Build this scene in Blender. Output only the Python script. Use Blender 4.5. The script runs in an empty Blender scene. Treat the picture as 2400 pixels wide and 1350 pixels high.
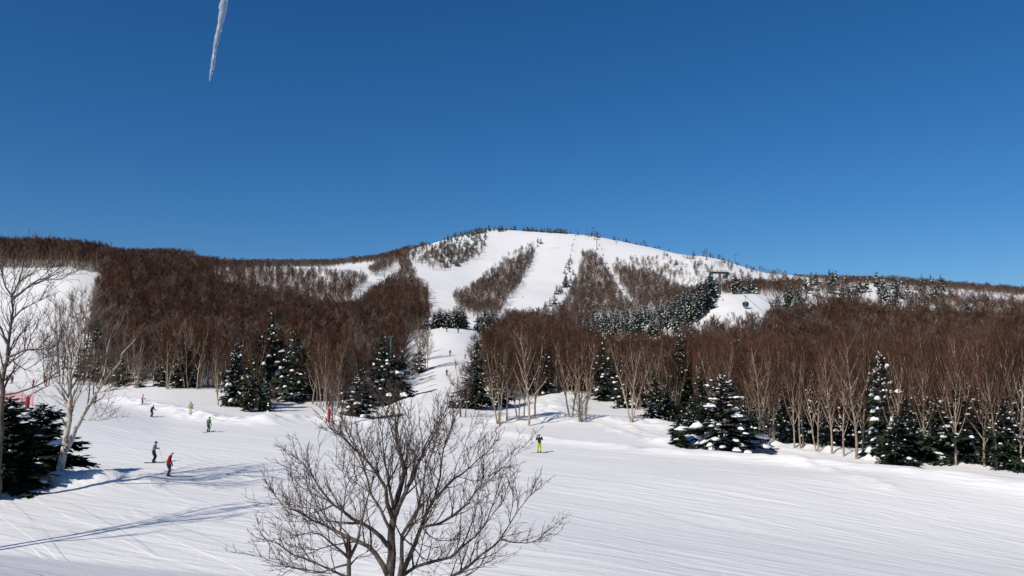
import bpy, math, random
import numpy as np
from mathutils import Vector, Matrix, Quaternion

random.seed(7)
rng = np.random.default_rng(11)
R = math.radians
scene = bpy.context.scene
COL = scene.collection

# ------------------------------------------------------------------ camera, sky, sun, exposure
CAM_Z = 9.0
FPX = 1850.0                       # focal length in photograph pixels (2400 wide)
PITCH = math.atan(175.0 / FPX)     # the horizon lies 175 px under the picture centre
cam_d = bpy.data.cameras.new('camera')
cam_d.sensor_width = 36.0
cam_d.lens = 36.0 * FPX / 2400.0
cam_d.clip_start = 0.1
cam_d.clip_end = 20000
cam = bpy.data.objects.new('camera', cam_d)
cam.location = (0, 0, CAM_Z)
cam.rotation_euler = (math.pi / 2 + PITCH, 0, 0)
COL.objects.link(cam)
scene.camera = cam

SUN_AZ = R(222)                    # clockwise from +Y (the view direction): behind the camera, to the left
SUN_EL = R(40)
world = bpy.data.worlds.new('World')
scene.world = world
world.use_nodes = True
wn = world.node_tree
sky = wn.nodes.new('ShaderNodeTexSky')
sky.sky_type = 'NISHITA'
sky.sun_disc = False
sky.sun_elevation = SUN_EL
sky.sun_rotation = SUN_AZ
sky.altitude = 500
sky.air_density = 1.0
sky.dust_density = 0.5
sky.ozone_density = 10.0
bg = wn.nodes['Background']
bg.inputs['Strength'].default_value = 0.077
sat = wn.nodes.new('ShaderNodeHueSaturation')      # the camera's vivid blue
sat.inputs['Saturation'].default_value = 1.15
wn.links.new(sky.outputs[0], sat.inputs['Color'])
wn.links.new(sat.outputs[0], bg.inputs['Color'])

sun_d = bpy.data.lights.new('sun', 'SUN')
sun_d.energy = 3.95
sun_d.angle = R(0.5)
sun_d.color = (1.0, 0.925, 0.81)
sun = bpy.data.objects.new('sun', sun_d)
sd = Vector((-math.sin(SUN_AZ) * math.cos(SUN_EL), -math.cos(SUN_AZ) * math.cos(SUN_EL), -math.sin(SUN_EL)))
sun.rotation_euler = sd.to_track_quat('-Z', 'Y').to_euler()
sun.location = (-30, -30, 60)
COL.objects.link(sun)

scene.view_settings.view_transform = 'Standard'
scene.view_settings.look = 'None'
scene.view_settings.exposure = 0.12
scene.view_settings.gamma = 1.0
scene.view_settings.use_curve_mapping = False
scene.cycles.max_bounces = 6
scene.cycles.diffuse_bounces = 3
scene.cycles.transparent_max_bounces = 8

# ------------------------------------------------------------------ camera geometry helpers
CP, SP = math.cos(PITCH), math.sin(PITCH)


def P(px, py, Y):
    """World point seen at photograph pixel (px,py), Y metres ahead of the camera."""
    X = (px - 1200.0) / FPX
    U = (675.0 - py) / FPX
    y = CP - U * SP
    t = Y / y
    return Vector((X * t, Y, CAM_Z + (SP + U * CP) * t))


def proj(x, y, z):
    dz = z - CAM_Z
    d = y * CP + dz * SP
    return 1200.0 + FPX * x / d, 675.0 - FPX * (dz * CP - y * SP) / d


# ------------------------------------------------------------------ terrain height field
def flat(*ys):
    return [(y, None) for y in ys]


# columns: picture column -> (distance ahead, picture row of the bare ground there)
TABLE = {
    -300: [(120, 945), (175, 905), (280, 812), (360, 722), (450, 628), (520, 596), (700, 600)],
    0:    [(120, 945), (175, 905), (280, 812), (360, 725), (450, 634), (520, 604), (700, 612)],
    170:  [(120, 955), (175, 908), (280, 805), (360, 715), (450, 628), (520, 606), (700, 616)],
    260:  [(120, 965), (150, 938), (200, 890), (280, 812), (360, 722), (450, 650), (550, 622), (700, 622)],
    400:  [(120, 985), (150, 935), (200, 885), (280, 812), (360, 745), (450, 682), (550, 640), (650, 618), (750, 620)],
    600:  [(120, 988), (150, 950), (200, 895), (260, 845), (320, 790), (380, 735), (430, 708), (490, 712), (600, 665), (700, 634), (800, 620), (900, 628)],
    800:  [(120, 992), (150, 962), (200, 910), (260, 855), (300, 805), (340, 778), (400, 780), (500, 728), (600, 692), (700, 652), (800, 628), (950, 618), (1100, 624)],
    900:  [(120, 992), (150, 962), (200, 918), (260, 855), (300, 795), (340, 778), (450, 765), (550, 722), (650, 686), (750, 648), (900, 612), (1050, 606), (1200, 615)],
    1000: [(120, 988), (150, 942), (200, 882), (262, 785), (280, 767), (320, 772), (450, 768), (550, 738), (650, 702), (800, 640), (950, 588), (1050, 572), (1200, 588)],
    1060: [(120, 985), (150, 935), (200, 872), (225, 836), (262, 779), (280, 763), (320, 765), (400, 768), (550, 738), (650, 706), (800, 650), (1000, 578), (1100, 550), (1250, 562)],
    1120: [(120, 988), (150, 946), (200, 882), (262, 792), (280, 770), (320, 762), (400, 758), (520, 743), (600, 727), (800, 662), (1000, 586), (1100, 552), (1200, 535), (1300, 548)],
    1200: [(120, 990), (150, 958), (200, 908), (260, 858), (320, 812), (400, 778), (520, 752), (600, 732), (800, 662), (1000, 590), (1150, 546), (1220, 537), (1350, 555)],
    1300: [(120, 988), (150, 957), (200, 910), (260, 866), (320, 822), (400, 790), (520, 762), (600, 734), (800, 664), (1000, 590), (1130, 550), (1200, 543), (1350, 560)],
    1400: [(120, 986), (150, 956), (200, 912), (260, 872), (320, 825), (400, 795), (500, 775), (600, 738), (800, 668), (1000, 592), (1100, 560), (1160, 548), (1300, 562)],
    1550: [(120, 988), (150, 952), (200, 908), (260, 862), (300, 818), (350, 778), (420, 750), (550, 752), (700, 694), (850, 640), (1000, 597), (1080, 580), (1200, 594)],
    1640: [(110, 1005), (150, 958), (200, 895), (230, 845), (260, 795), (300, 728), (330, 700), (400, 705), (550, 705), (700, 670), (850, 628), (980, 597), (1100, 610)],
    1700: [(110, 1010), (150, 960), (200, 890), (230, 835), (260, 778), (300, 712), (322, 684), (345, 684), (420, 694), (550, 690), (700, 660), (850, 626), (960, 608), (1100, 618)],
    1800: [(110, 1012), (150, 960), (200, 892), (230, 838), (260, 780), (300, 712), (325, 690), (345, 688), (420, 692), (550, 684), (700, 656), (850, 638), (1000, 650)],
    1900: [(110, 1014), (150, 962), (200, 902), (260, 835), (320, 765), (380, 722), (450, 700), (600, 670), (700, 656), (800, 650), (1000, 662)],
    2100: [(100, 1030), (150, 972), (200, 905), (260, 845), (320, 785), (400, 738), (500, 702), (580, 678), (660, 664), (800, 672)],
    2400: [(100, 1035), (150, 972), (200, 908), (260, 855), (320, 798), (400, 752), (500, 718), (600, 694), (700, 690), (850, 702)],
    2700: [(100, 1035), (150, 972), (200, 908), (260, 855), (320, 800), (400, 756), (500, 724), (600, 702), (700, 698), (850, 710)],
}
YG = np.concatenate([np.linspace(2, 26, 25), np.linspace(26.5, 140, 300), np.geomspace(141.5, 1400, 190), np.geomspace(1430, 6000, 22)])
cols = sorted(TABLE)
cu = np.array([(c - 1200.0) / FPX / CP for c in cols])
prof = []
for c in cols:
    yy = [0, 25, 50, 75]
    zz = [0, 0, 0, 0]
    for (Y, py) in TABLE[c]:
        yy.append(Y)
        zz.append(P(c, py, Y).z)
    yy += [2200, 6000]
    zz += [zz[-1] - 120, zz[-1] - 180]
    prof.append(np.interp(YG, yy, zz))
prof = np.array(prof)


def smooth_rows(A, k):
    ker = np.exp(-0.5 * (np.arange(-3 * k, 3 * k + 1) / k) ** 2)
    ker /= ker.sum()
    Ap = np.pad(A, ((0, 0), (3 * k, 3 * k)), mode='edge')
    return np.array([np.convolve(r, ker, 'valid') for r in Ap])


prof = smooth_rows(prof, 2)
UG = np.linspace(-1.3, 1.3, 1301)
HG = np.array([np.interp(UG, cu, prof[:, j]) for j in range(len(YG))])      # [Y,u]
HG = smooth_rows(HG, 7)


def vnoise(x, y, seed=0):
    """smooth value noise in about -1..1"""
    xi, yi = np.floor(x).astype(np.int64), np.floor(y).astype(np.int64)
    fx, fy = x - xi, y - yi
    fx, fy = fx * fx * (3 - 2 * fx), fy * fy * (3 - 2 * fy)

    def h(a, b):
        n = (a * 374761393 + b * 668265263 + seed * 974711) & 0x7fffffff
        n = ((n ^ (n >> 13)) * 1274126177) & 0x7fffffff
        return ((n ^ (n >> 16)) & 0xffff) / 32767.5 - 1.0
    return (h(xi, yi) * (1 - fx) + h(xi + 1, yi) * fx) * (1 - fy) + (h(xi, yi + 1) * (1 - fx) + h(xi + 1, yi + 1) * fx) * fy


UU, YY = np.meshgrid(UG, YG)
XX = UU * YY
# the bank under the building, low on the left
PXC = 1200 + FPX * CP * UU
yb = np.interp(PXC, [-400, 0, 600, 1100, 1400], [41.5, 38.5, 34.2, 29, 24]) + 0.7 * vnoise(XX * 0.12, YY * 0.12, 5)
t = np.clip(yb - YY, 0, 24)
HG += 0.2 * (np.sqrt(t * t + 0.09) - 0.3) * np.clip((1400 - PXC) / 300, 0, 1)
HG += np.clip((YY - 15) / 30, 0, 1) * np.clip(1 - (YY - 100) / 80, 0, 1) * (0.16 * vnoise(XX * 0.06, YY * 0.06, 1) + 0.05 * vnoise(XX * 0.25, YY * 0.25, 2))
# the run falls away to the lower right
fall = np.clip((66 - YY) / 24, 0, 1)
fall = fall * fall * (3 - 2 * fall)
side_ = np.clip((PXC - 700) / 900, 0, 1)
side_ = side_ * side_ * (3 - 2 * side_)
HG += fall * side_ * (0.055 * np.clip(50 - YY, -10, 50) - 0.075 * np.clip(XX + 2, 0, 80))
# rolling forest ground
HG += np.clip((YY - 130) / 80, 0, 1) * (0.5 * vnoise(XX * 0.05, YY * 0.05, 3) + 1.0 * vnoise(XX * 0.016, YY * 0.016, 4))


def ridge(pts, width, height, lump=0.0, seed=9):
    """a heaped bank of snow along a line of ground points given as (picture column, distance)"""
    global HG
    w = [((px - 1200) / FPX / CP * Y, Y) for px, Y in pts]
    best = np.full(HG.shape, 1e9)
    for (x0, y0), (x1, y1) in zip(w[:-1], w[1:]):
        dx, dy = x1 - x0, y1 - y0
        s = np.clip(((XX - x0) * dx + (YY - y0) * dy) / (dx * dx + dy * dy), 0, 1)
        best = np.minimum(best, np.hypot(XX - x0 - s * dx, YY - y0 - s * dy))
    hgt = height * (1 + lump * vnoise(XX * 0.9, YY * 0.9, seed) + lump * vnoise(XX * 0.35, YY * 0.35, seed + 1))
    HG = HG + hgt * np.exp(-(best / width) ** 2)


ridge([(150, 58.5), (200, 58.2), (255, 58.6)], 1.2, 0.55, 0.5, 21)       # the lumpy heap by the leaning birch
ridge([(-200, 53.5), (40, 54.5), (160, 57), (330, 60)], 2.4, 0.55, 0.25, 22)
ridge([(540, 64), (640, 65.5), (720, 66)], 1.6, 0.28, 0.2, 23)
ridge([(300, 141), (420, 131), (520, 121), (640, 119)], 3.2, 0.75, 0.35, 24)  # bank beside the nursery run
ridge([(640, 120), (760, 125), (900, 118)], 3.0, 0.8, 0.3, 25)
ridge([(1110, 106), (1300, 91), (1460, 84)], 1.6, 0.42, 0.15, 26)
ridge([(1530, 81), (1700, 77), (1950, 70), (2400, 60), (2700, 55)], 1.6, 0.55, 0.15, 27)
ridge([(1180, 118), (1300, 120), (1450, 118), (1560, 108)], 4.0, 0.9, 0.2, 28)
ridge([(1600, 90), (1750, 86), (1950, 81), (2200, 74), (2500, 67)], 3.0, 0.8, 0.35, 29)
ridge([(1270, 128), (1290, 150), (1330, 175)], 6.0, 1.0, 0.3, 30)
ridge([(940, 150), (990, 160)], 3.0, 0.8, 0.3, 31)
ridge([(1395, 118), (1430, 104), (1520, 92), (1640, 80)], 0.9, 0.16, 0.9, 33)
ridge([(1440, 116), (1500, 100), (1620, 88)], 0.8, 0.14, 0.9, 34)
ridge([(1800, 75), (1950, 67), (2050, 61)], 1.0, 0.14, 0.9, 35)


def height(x, y):
    x = np.asarray(x, float)
    y = np.asarray(y, float)
    u = np.clip(x / np.maximum(y, 1e-6), UG[0], UG[-1] - 1e-9)
    fu = (u - UG[0]) / (UG[1] - UG[0])
    iu = np.clip(fu.astype(int), 0, len(UG) - 2)
    fu = fu - iu
    yc = np.clip(y, YG[0], YG[-1] - 1e-6)
    iy = np.clip(np.searchsorted(YG, yc, side='right') - 1, 0, len(YG) - 2)
    fy = (yc - YG[iy]) / (YG[iy + 1] - YG[iy])
    return (HG[iy, iu] * (1 - fu) + HG[iy, iu + 1] * fu) * (1 - fy) + (HG[iy + 1, iu] * (1 - fu) + HG[iy + 1, iu + 1] * fu) * fy


def hz(x, y):
    return float(height(np.array([x]), np.array([y]))[0])


def hit(px, py, ymin=26.0, ymax=1400.0):
    """the first ground point seen at a pixel, at least ymin metres ahead"""
    X = (px - 1200.0) / FPX
    U = (675.0 - py) / FPX
    y0 = CP - U * SP
    ys = np.geomspace(ymin, ymax, 3000)
    tt = ys / y0
    zs = CAM_Z + (SP + U * CP) * tt
    below = zs <= height(X * tt, ys)
    k = int(np.argmax(below)) if below.any() else int(np.argmin(zs - height(X * tt, ys)))
    return Vector((X * tt[k], ys[k], hz(X * tt[k], ys[k])))


def stand(px, Y):
    x = (px - 1200.0) / FPX / CP * Y
    return Vector((x, Y, hz(x, Y)))


# ------------------------------------------------------------------ materials
def new_mat(name, rough=0.8, spec=0.2):
    m = bpy.data.materials.new(name)
    m.use_nodes = True
    b = m.node_tree.nodes['Principled BSDF']
    b.inputs['Roughness'].default_value = rough
    b.inputs['Specular IOR Level'].default_value = spec
    return m, m.node_tree, b


def noise_mat(name, c0, c1, scale=4.0, rough=0.85, spec=0.15, bump=0.0, per_object=0.0, stretch=None, lo=0.35, hi=0.65):
    m, nt, b = new_mat(name, rough, spec)
    tc = nt.nodes.new('ShaderNodeTexCoord')
    mp = nt.nodes.new('ShaderNodeMapping')
    if stretch:
        mp.inputs['Scale'].default_value = stretch
    nz = nt.nodes.new('ShaderNodeTexNoise')
    nz.inputs['Scale'].default_value = scale
    nz.inputs['Detail'].default_value = 4
    rp = nt.nodes.new('ShaderNodeValToRGB')
    rp.color_ramp.elements[0].position = lo
    rp.color_ramp.elements[1].position = hi
    rp.color_ramp.elements[0].color = (*c0, 1)
    rp.color_ramp.elements[1].color = (*c1, 1)
    nt.links.new(tc.outputs['Object'], mp.inputs['Vector'])
    nt.links.new(mp.outputs[0], nz.inputs['Vector'])
    nt.links.new(nz.outputs['Fac'], rp.inputs[0])
    src = rp.outputs[0]
    if per_object:
        oi = nt.nodes.new('ShaderNodeObjectInfo')
        mr = nt.nodes.new('ShaderNodeMapRange')
        mr.inputs['To Min'].default_value = 1 - per_object
        mr.inputs['To Max'].default_value = 1 + per_object
        nt.links.new(oi.outputs['Random'], mr.inputs['Value'])
        hs = nt.nodes.new('ShaderNodeHueSaturation')
        nt.links.new(mr.outputs[0], hs.inputs['Value'])
        nt.links.new(src, hs.inputs['Color'])
        src = hs.outputs[0]
    nt.links.new(src, b.inputs['Base Color'])
    if bump:
        bp = nt.nodes.new('ShaderNodeBump')
        bp.inputs['Strength'].default_value = bump
        bp.inputs['Distance'].default_value = 0.03
        nt.links.new(nz.outputs['Fac'], bp.inputs['Height'])
        nt.links.new(bp.outputs[0], b.inputs['Normal'])
    return m


def snow_ground():
    m, nt, b = new_mat('groomed_snow', 0.62, 0.25)
    tc = nt.nodes.new('ShaderNodeTexCoord')

    def noise(rot, scl, scale, detail, distort=0.0):
        mp = nt.nodes.new('ShaderNodeMapping')
        mp.vector_type = 'TEXTURE'
        mp.inputs['Rotation'].default_value = (0, 0, R(rot))
        mp.inputs['Scale'].default_value = scl
        nz = nt.nodes.new('ShaderNodeTexNoise')
        nz.inputs['Scale'].default_value = scale
        nz.inputs['Detail'].default_value = detail
        nz.inputs['Distortion'].default_value = distort
        nt.links.new(tc.outputs['Object'], mp.inputs['Vector'])
        nt.links.new(mp.outputs[0], nz.inputs['Vector'])
        return nz.outputs['Fac']

    def ramp(src, lo, hi):
        mr = nt.nodes.new('ShaderNodeMapRange')
        mr.inputs['From Min'].default_value = lo
        mr.inputs['From Max'].default_value = hi
        nt.links.new(src, mr.inputs['Value'])
        return mr.outputs[0]

    def add(a, bb, k):
        mm = nt.nodes.new('ShaderNodeMath')
        mm.operation = 'MULTIPLY_ADD'
        mm.inputs[1].default_value = k
        nt.links.new(bb, mm.inputs[0])
        nt.links.new(a, mm.inputs[2])
        return mm.outputs[0]
    # ski tracks: long streaks down the fall line, two directions, a few sharper cuts, then crumbs
    s1 = noise(-34, (26, 0.75, 1), 1.0, 3, 0.3)
    s2 = noise(-22, (34, 0.5, 1), 1.0, 2, 0.2)
    s3 = ramp(noise(-48, (30, 1.6, 1), 1.0, 1, 0.6), 0.57, 0.60)
    s4 = noise(0, (1, 1, 1), 0.9, 5)
    s5 = noise(0, (1, 1, 1), 7.0, 3)
    h = add(s1, s2, 0.7)
    h = add(h, s3, 0.22)
    h = add(h, s4, 0.55)
    h = add(h, s5, 0.12)
    bp = nt.nodes.new('ShaderNodeBump')
    bp.inputs['Strength'].default_value = 0.55
    bp.inputs['Distance'].default_value = 0.16
    nt.links.new(h, bp.inputs['Height'])
    nt.links.new(bp.outputs[0], b.inputs['Normal'])
    rp = nt.nodes.new('ShaderNodeValToRGB')
    rp.color_ramp.elements[0].position = 0.3
    rp.color_ramp.elements[1].position = 0.7
    rp.color_ramp.elements[0].color = (0.765, 0.762, 0.752, 1)
    rp.color_ramp.elements[1].color = (0.86, 0.855, 0.842, 1)
    nt.links.new(add(s1, s4, 0.0), rp.inputs[0])
    nt.links.new(rp.outputs[0], b.inputs['Base Color'])
    return m


MAT = {}
MAT['snow'] = snow_ground()
MAT['tree_snow'] = noise_mat('tree_snow', (0.80, 0.81, 0.83), (0.88, 0.88, 0.885), 3.0, 0.6, 0.2)
MAT['needles'] = noise_mat('spruce_needles', (0.012, 0.022, 0.013), (0.035, 0.048, 0.026), 1.2, 0.7, 0.15, per_object=0.35)
MAT['needles_olive'] = noise_mat('olive_needles', (0.03, 0.03, 0.009), (0.065, 0.056, 0.018), 1.2, 0.7, 0.15)
MAT['spruce_bark'] = noise_mat('spruce_bark', (0.045, 0.033, 0.025), (0.10, 0.078, 0.06), 9, 0.9, 0.1, stretch=(1, 1, 0.25))
MAT['bark_tan'] = noise_mat('birch_bark_tan', (0.17, 0.125, 0.09), (0.42, 0.345, 0.27), 6, 0.85, 0.15, per_object=0.25, stretch=(1, 1, 0.6))
MAT['bark_white'] = noise_mat('birch_bark_white', (0.16, 0.135, 0.115), (0.56, 0.52, 0.46), 5, 0.8, 0.15, stretch=(1, 1, 0.5), lo=0.36, hi=0.5)
MAT['twig_brown'] = noise_mat('red_brown_twigs', (0.046, 0.021, 0.014), (0.105, 0.051, 0.034), 0.9, 0.85, 0.1, per_object=0.3)
MAT['twig_grey'] = noise_mat('grey_brown_twigs', (0.085, 0.06, 0.047), (0.17, 0.13, 0.105), 0.9, 0.85, 0.1, per_object=0.3)
MAT['hero_bark'] = noise_mat('dark_grey_bark', (0.05, 0.04, 0.033), (0.155, 0.13, 0.11), 14, 0.9, 0.1, bump=0.6, stretch=(1, 1, 0.3))
MAT['hero_twig'] = noise_mat('dark_twigs', (0.045, 0.03, 0.026), (0.10, 0.072, 0.062), 3, 0.85, 0.1)


def flat_mat(name, c, rough=0.7, spec=0.3, metal=0.0):
    m = noise_mat(name, tuple(v * 0.82 for v in c), tuple(min(1, v * 1.12) for v in c), 9, rough, spec)
    m.node_tree.nodes['Principled BSDF'].inputs['Metallic'].default_value = metal
    return m


# ------------------------------------------------------------------ mesh building
class MB:
    def __init__(self):
        self.V, self.F, self.M = [], [], []

    def add(self, vs, fs, m=0):
        o = len(self.V)
        self.V.extend(vs)
        self.F.extend([tuple(i + o for i in f) for f in fs])
        self.M.extend([m] * len(fs))

    def tube(self, pts, rad, sides=5, m=0, cap=True):
        n = len(pts)
        ring = []
        o = len(self.V)
        prev = None
        for i in range(n):
            a = pts[max(i - 1, 0)]
            b = pts[min(i + 1, n - 1)]
            d = (b - a)
            if d.length < 1e-9:
                d = Vector((0, 0, 1))
            d.normalize()
            if prev is None:
                ref = Vector((1, 0, 0)) if abs(d.x) < 0.8 else Vector((0, 1, 0))
                s = d.cross(ref).normalized()
            else:
                s = prev - d * prev.dot(d)
                s = s.normalized() if s.length > 1e-6 else d.cross(Vector((1, 0, 0))).normalized()
            prev = s
            w = d.cross(s)
            for k in range(sides):
                an = 2 * math.pi * k / sides
                self.V.append(pts[i] + (s * math.cos(an) + w * math.sin(an)) * rad[i])
        for i in range(n - 1):
            for k in range(sides):
                k2 = (k + 1) % sides
                self.F.append((o + i * sides + k, o + i * sides + k2, o + (i + 1) * sides + k2, o + (i + 1) * sides + k))
                self.M.append(m)
        if cap:
            self.F.append(tuple(o + (n - 1) * sides + k for k in range(sides)))
            self.M.append(m)
            self.F.append(tuple(o + k for k in reversed(range(sides))))
            self.M.append(m)

    def spike(self, p, q, r, m=0):
        d = (q - p)
        d.normalize()
        ref = Vector((1, 0, 0)) if abs(d.x) < 0.8 else Vector((0, 1, 0))
        s = d.cross(ref).normalized()
        w = d.cross(s)
        o = len(self.V)
        self.V += [p + s * r, p + (s * -0.5 + w * 0.866) * r, p + (s * -0.5 - w * 0.866) * r, q]
        self.F += [(o, o + 1, o + 3), (o + 1, o + 2, o + 3), (o + 2, o, o + 3)]
        self.M += [m, m, m]

    def box(self, c, s, rot=None, m=0):
        c = Vector(c)
        vs = []
        for dx in (-.5, .5):
            for dy in (-.5, .5):
                for dz in (-.5, .5):
                    v = Vector((dx * s[0], dy * s[1], dz * s[2]))
                    if rot is not None:
                        v = rot @ v
                    vs.append(c + v)
        self.add(vs, [(0, 1, 3, 2), (4, 6, 7, 5), (0, 4, 5, 1), (2, 3, 7, 6), (0, 2, 6, 4), (1, 5, 7, 3)], m)

    def mesh(self, name, mats, smooth=False):
        me = bpy.data.meshes.new(name)
        me.from_pydata([tuple(v) for v in self.V], [], self.F)
        for mt in mats:
            me.materials.append(mt)
        if len(mats) > 1:
            me.polygons.foreach_set('material_index', np.array(self.M, dtype=np.int32))
        if smooth:
            me.polygons.foreach_set('use_smooth', np.ones(len(self.F), dtype=bool))
        me.update()
        return me


def link(name, me, parent=None, loc=None):
    o = bpy.data.objects.new(name, me)
    COL.objects.link(o)
    if parent is not None:
        o.parent = parent
    if loc is not None:
        o.location = loc
    return o


def tag(o, label, cat, group=None, kind=None):
    o['label'] = label
    o['category'] = cat
    if group:
        o['group'] = group
    if kind:
        o['kind'] = kind
    return o


def empty(name, loc, rz=0.0, scale=1.0):
    e = bpy.data.objects.new(name, None)
    e.empty_display_size = 0.2
    COL.objects.link(e)
    e.location = loc
    e.rotation_euler = (0, 0, rz)
    e.scale = (scale,) * 3 if not isinstance(scale, tuple) else scale
    return e


def rv(a=1.0):
    return Vector((random.uniform(-a, a), random.uniform(-a, a), random.uniform(-a, a)))


# ------------------------------------------------------------------ the snow ground: one sheet, all round
def build_ground():
    th = np.concatenate([np.linspace(-180, -52, 33)[:-1], np.linspace(-52, -37, 30)[:-1], np.linspace(-37, 37, 620), np.linspace(37, 52, 30)[1:], np.linspace(52, 180, 33)[1:-1]])
    th = np.radians(th)
    rr = YG[(YG > 6)]
    lim = math.radians(52)
    tc = np.clip(th, -lim, lim)
    V = np.zeros((len(rr), len(th), 3))
    for i, r in enumerate(rr):
        # inside the view the rows run at a constant distance ahead; outside they bend round the viewer
        Yf = np.full(len(th), r)
        x = np.tan(tc) * r
        out = np.abs(th) > lim
        rad = r / math.cos(lim)
        V[i, :, 0] = np.where(out, rad * np.sin(th), x)
        V[i, :, 1] = np.where(out, rad * np.cos(th), Yf)
        V[i, :, 2] = height(x, Yf)
        # far round the back the hills sink to level ground
        back = np.clip((np.abs(th) - math.radians(60)) / math.radians(60), 0, 1)
        V[i, :, 2] *= 1 - back
    n = len(th)
    vs = V.reshape(-1, 3)
    vs = np.vstack([vs, [[0, 0, float(V[0, :, 2].mean())]]])
    i, j = np.meshgrid(np.arange(len(rr) - 1), np.arange(n), indexing='ij')
    j2 = (j + 1) % n
    quads = np.stack([i * n + j, (i + 1) * n + j, (i + 1) * n + j2, i * n + j2], -1).reshape(-1, 4)[:, ::-1]
    me = bpy.data.meshes.new('snow_ground')
    c = len(vs) - 1
    tris = np.array([[c, k, (k + 1) % n] for k in range(n)])
    nl = quads.size + tris.size
    me.vertices.add(len(vs))
    me.vertices.foreach_set('co', vs.ravel())
    me.loops.add(nl)
    me.loops.foreach_set('vertex_index', np.concatenate([quads.ravel(), tris[:, ::-1].ravel()]).astype(np.int32))
    me.polygons.add(len(quads) + len(tris))
    me.polygons.foreach_set('loop_start', np.concatenate([np.arange(len(quads)) * 4, quads.size + np.arange(len(tris)) * 3]).astype(np.int32))
    me.polygons.foreach_set('use_smooth', np.ones(len(quads) + len(tris), dtype=bool))
    me.materials.append(MAT['snow'])
    me.update(calc_edges=True)
    me.validate()
    o = link('snow_ground', me)
    o['kind'] = 'structure'
    o['label'] = 'groomed white snow slopes and mountain terrain'


build_ground()

# ------------------------------------------------------------------ tree makers
def bare_tree(seed, H, stems=1, limbs=9, subs=6, twigs=10, tw=0.012, tl=(0.5, 1.1), sides=5, spread=1.0, low=0.28, seg=6, vase=1.0):
    """-> (trunk MB, crown MB); foot at the origin"""
    random.seed(seed)
    T, C = MB(), MB()
    r0 = 0.0125 * H / (stems ** 0.35)
    for s in range(stems):
        az0 = 2 * math.pi * (s + random.random() * 0.5) / stems
        lean = R(random.uniform(1, 4) if stems == 1 else random.uniform(4, 11))
        base = Vector((math.cos(az0), math.sin(az0), 0)) * (0 if stems == 1 else 0.22 * random.random() + 0.1)
        d = Vector((math.cos(az0) * math.sin(lean), math.sin(az0) * math.sin(lean), math.cos(lean)))
        L = H * random.uniform(0.80, 0.93)
        pts, rad = [base + Vector((0, 0, -0.4))], [r0 * 1.35]
        p = base.copy()
        for i in range(seg + 1):
            f = i / seg
            pts.append(p.copy())
            rad.append(r0 * (1 - 0.88 * f) + 0.006)
            d = (d + Vector((random.uniform(-.1, .1), random.uniform(-.1, .1), 0.03))).normalized()
            p = p + d * (L / seg)
        T.tube(pts, rad, sides)
        az = random.random() * 6.28
        n = max(3, int(limbs / (stems ** 0.6)))
        for k in range(n + 1):
            f = low + (0.97 - low) * (k + random.random() * 0.6) / (n + 0.6)
            az += 2.4 + random.uniform(-.5, .5)
            x = f * seg
            i = min(int(x), seg - 1)
            st = pts[i + 1].lerp(pts[i + 2], x - i)
            rr = rad[i + 1] * 0.62
            ang = R(random.uniform(30, 48) * spread * (1.05 - 0.45 * f))
            if k == n:
                ang = R(8)
            dd = Vector((math.cos(az) * math.sin(ang), math.sin(az) * math.sin(ang), math.cos(ang)))
            ll = H * random.uniform(0.30, 0.42) * (1.15 - 0.62 * f) * vase
            lp, lr = [st], [rr]
            q = st.copy()
            for j in range(4):
                q = q + dd * (ll / 4)
                dd = (dd + Vector((0, 0, 0.16)) + rv(0.13)).normalized()
                lp.append(q.copy())
                lr.append(max(0.006, rr * (1 - 0.8 * (j + 1) / 4)))
            T.tube(lp, lr, 4 if sides > 4 else 3, cap=False)
            for b in range(subs):
                g = 0.2 + 0.8 * (b + random.random()) / subs
                x2 = g * 4
                j = min(int(x2), 3)
                s2 = lp[j].lerp(lp[j + 1], min(1, x2 - j))
                base_d = (lp[j + 1] - lp[j]).normalized()
                d2 = (base_d + rv(0.75) + Vector((0, 0, 0.12))).normalized()
                l2 = ll * random.uniform(0.30, 0.5) * (1.1 - 0.35 * g)
                m1 = s2 + d2 * l2 * 0.5
                d3 = (d2 + Vector((0, 0, 0.25)) + rv(0.25)).normalized()
                m2 = m1 + d3 * l2 * 0.5
                C.tube([s2, m1, m2], [max(tw * 1.2, lr[j] * 0.5), tw * 1.1, tw * 0.7], 3, cap=False)
                for w in range(twigs):
                    h = random.random()
                    a = s2.lerp(m1, h * 2) if h < 0.5 else m1.lerp(m2, h * 2 - 1)
                    d4 = (d3 + rv(0.8) + Vector((0, 0, 0.2))).normalized()
                    C.spike(a, a + d4 * random.uniform(*tl), tw)
    return T, C


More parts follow.
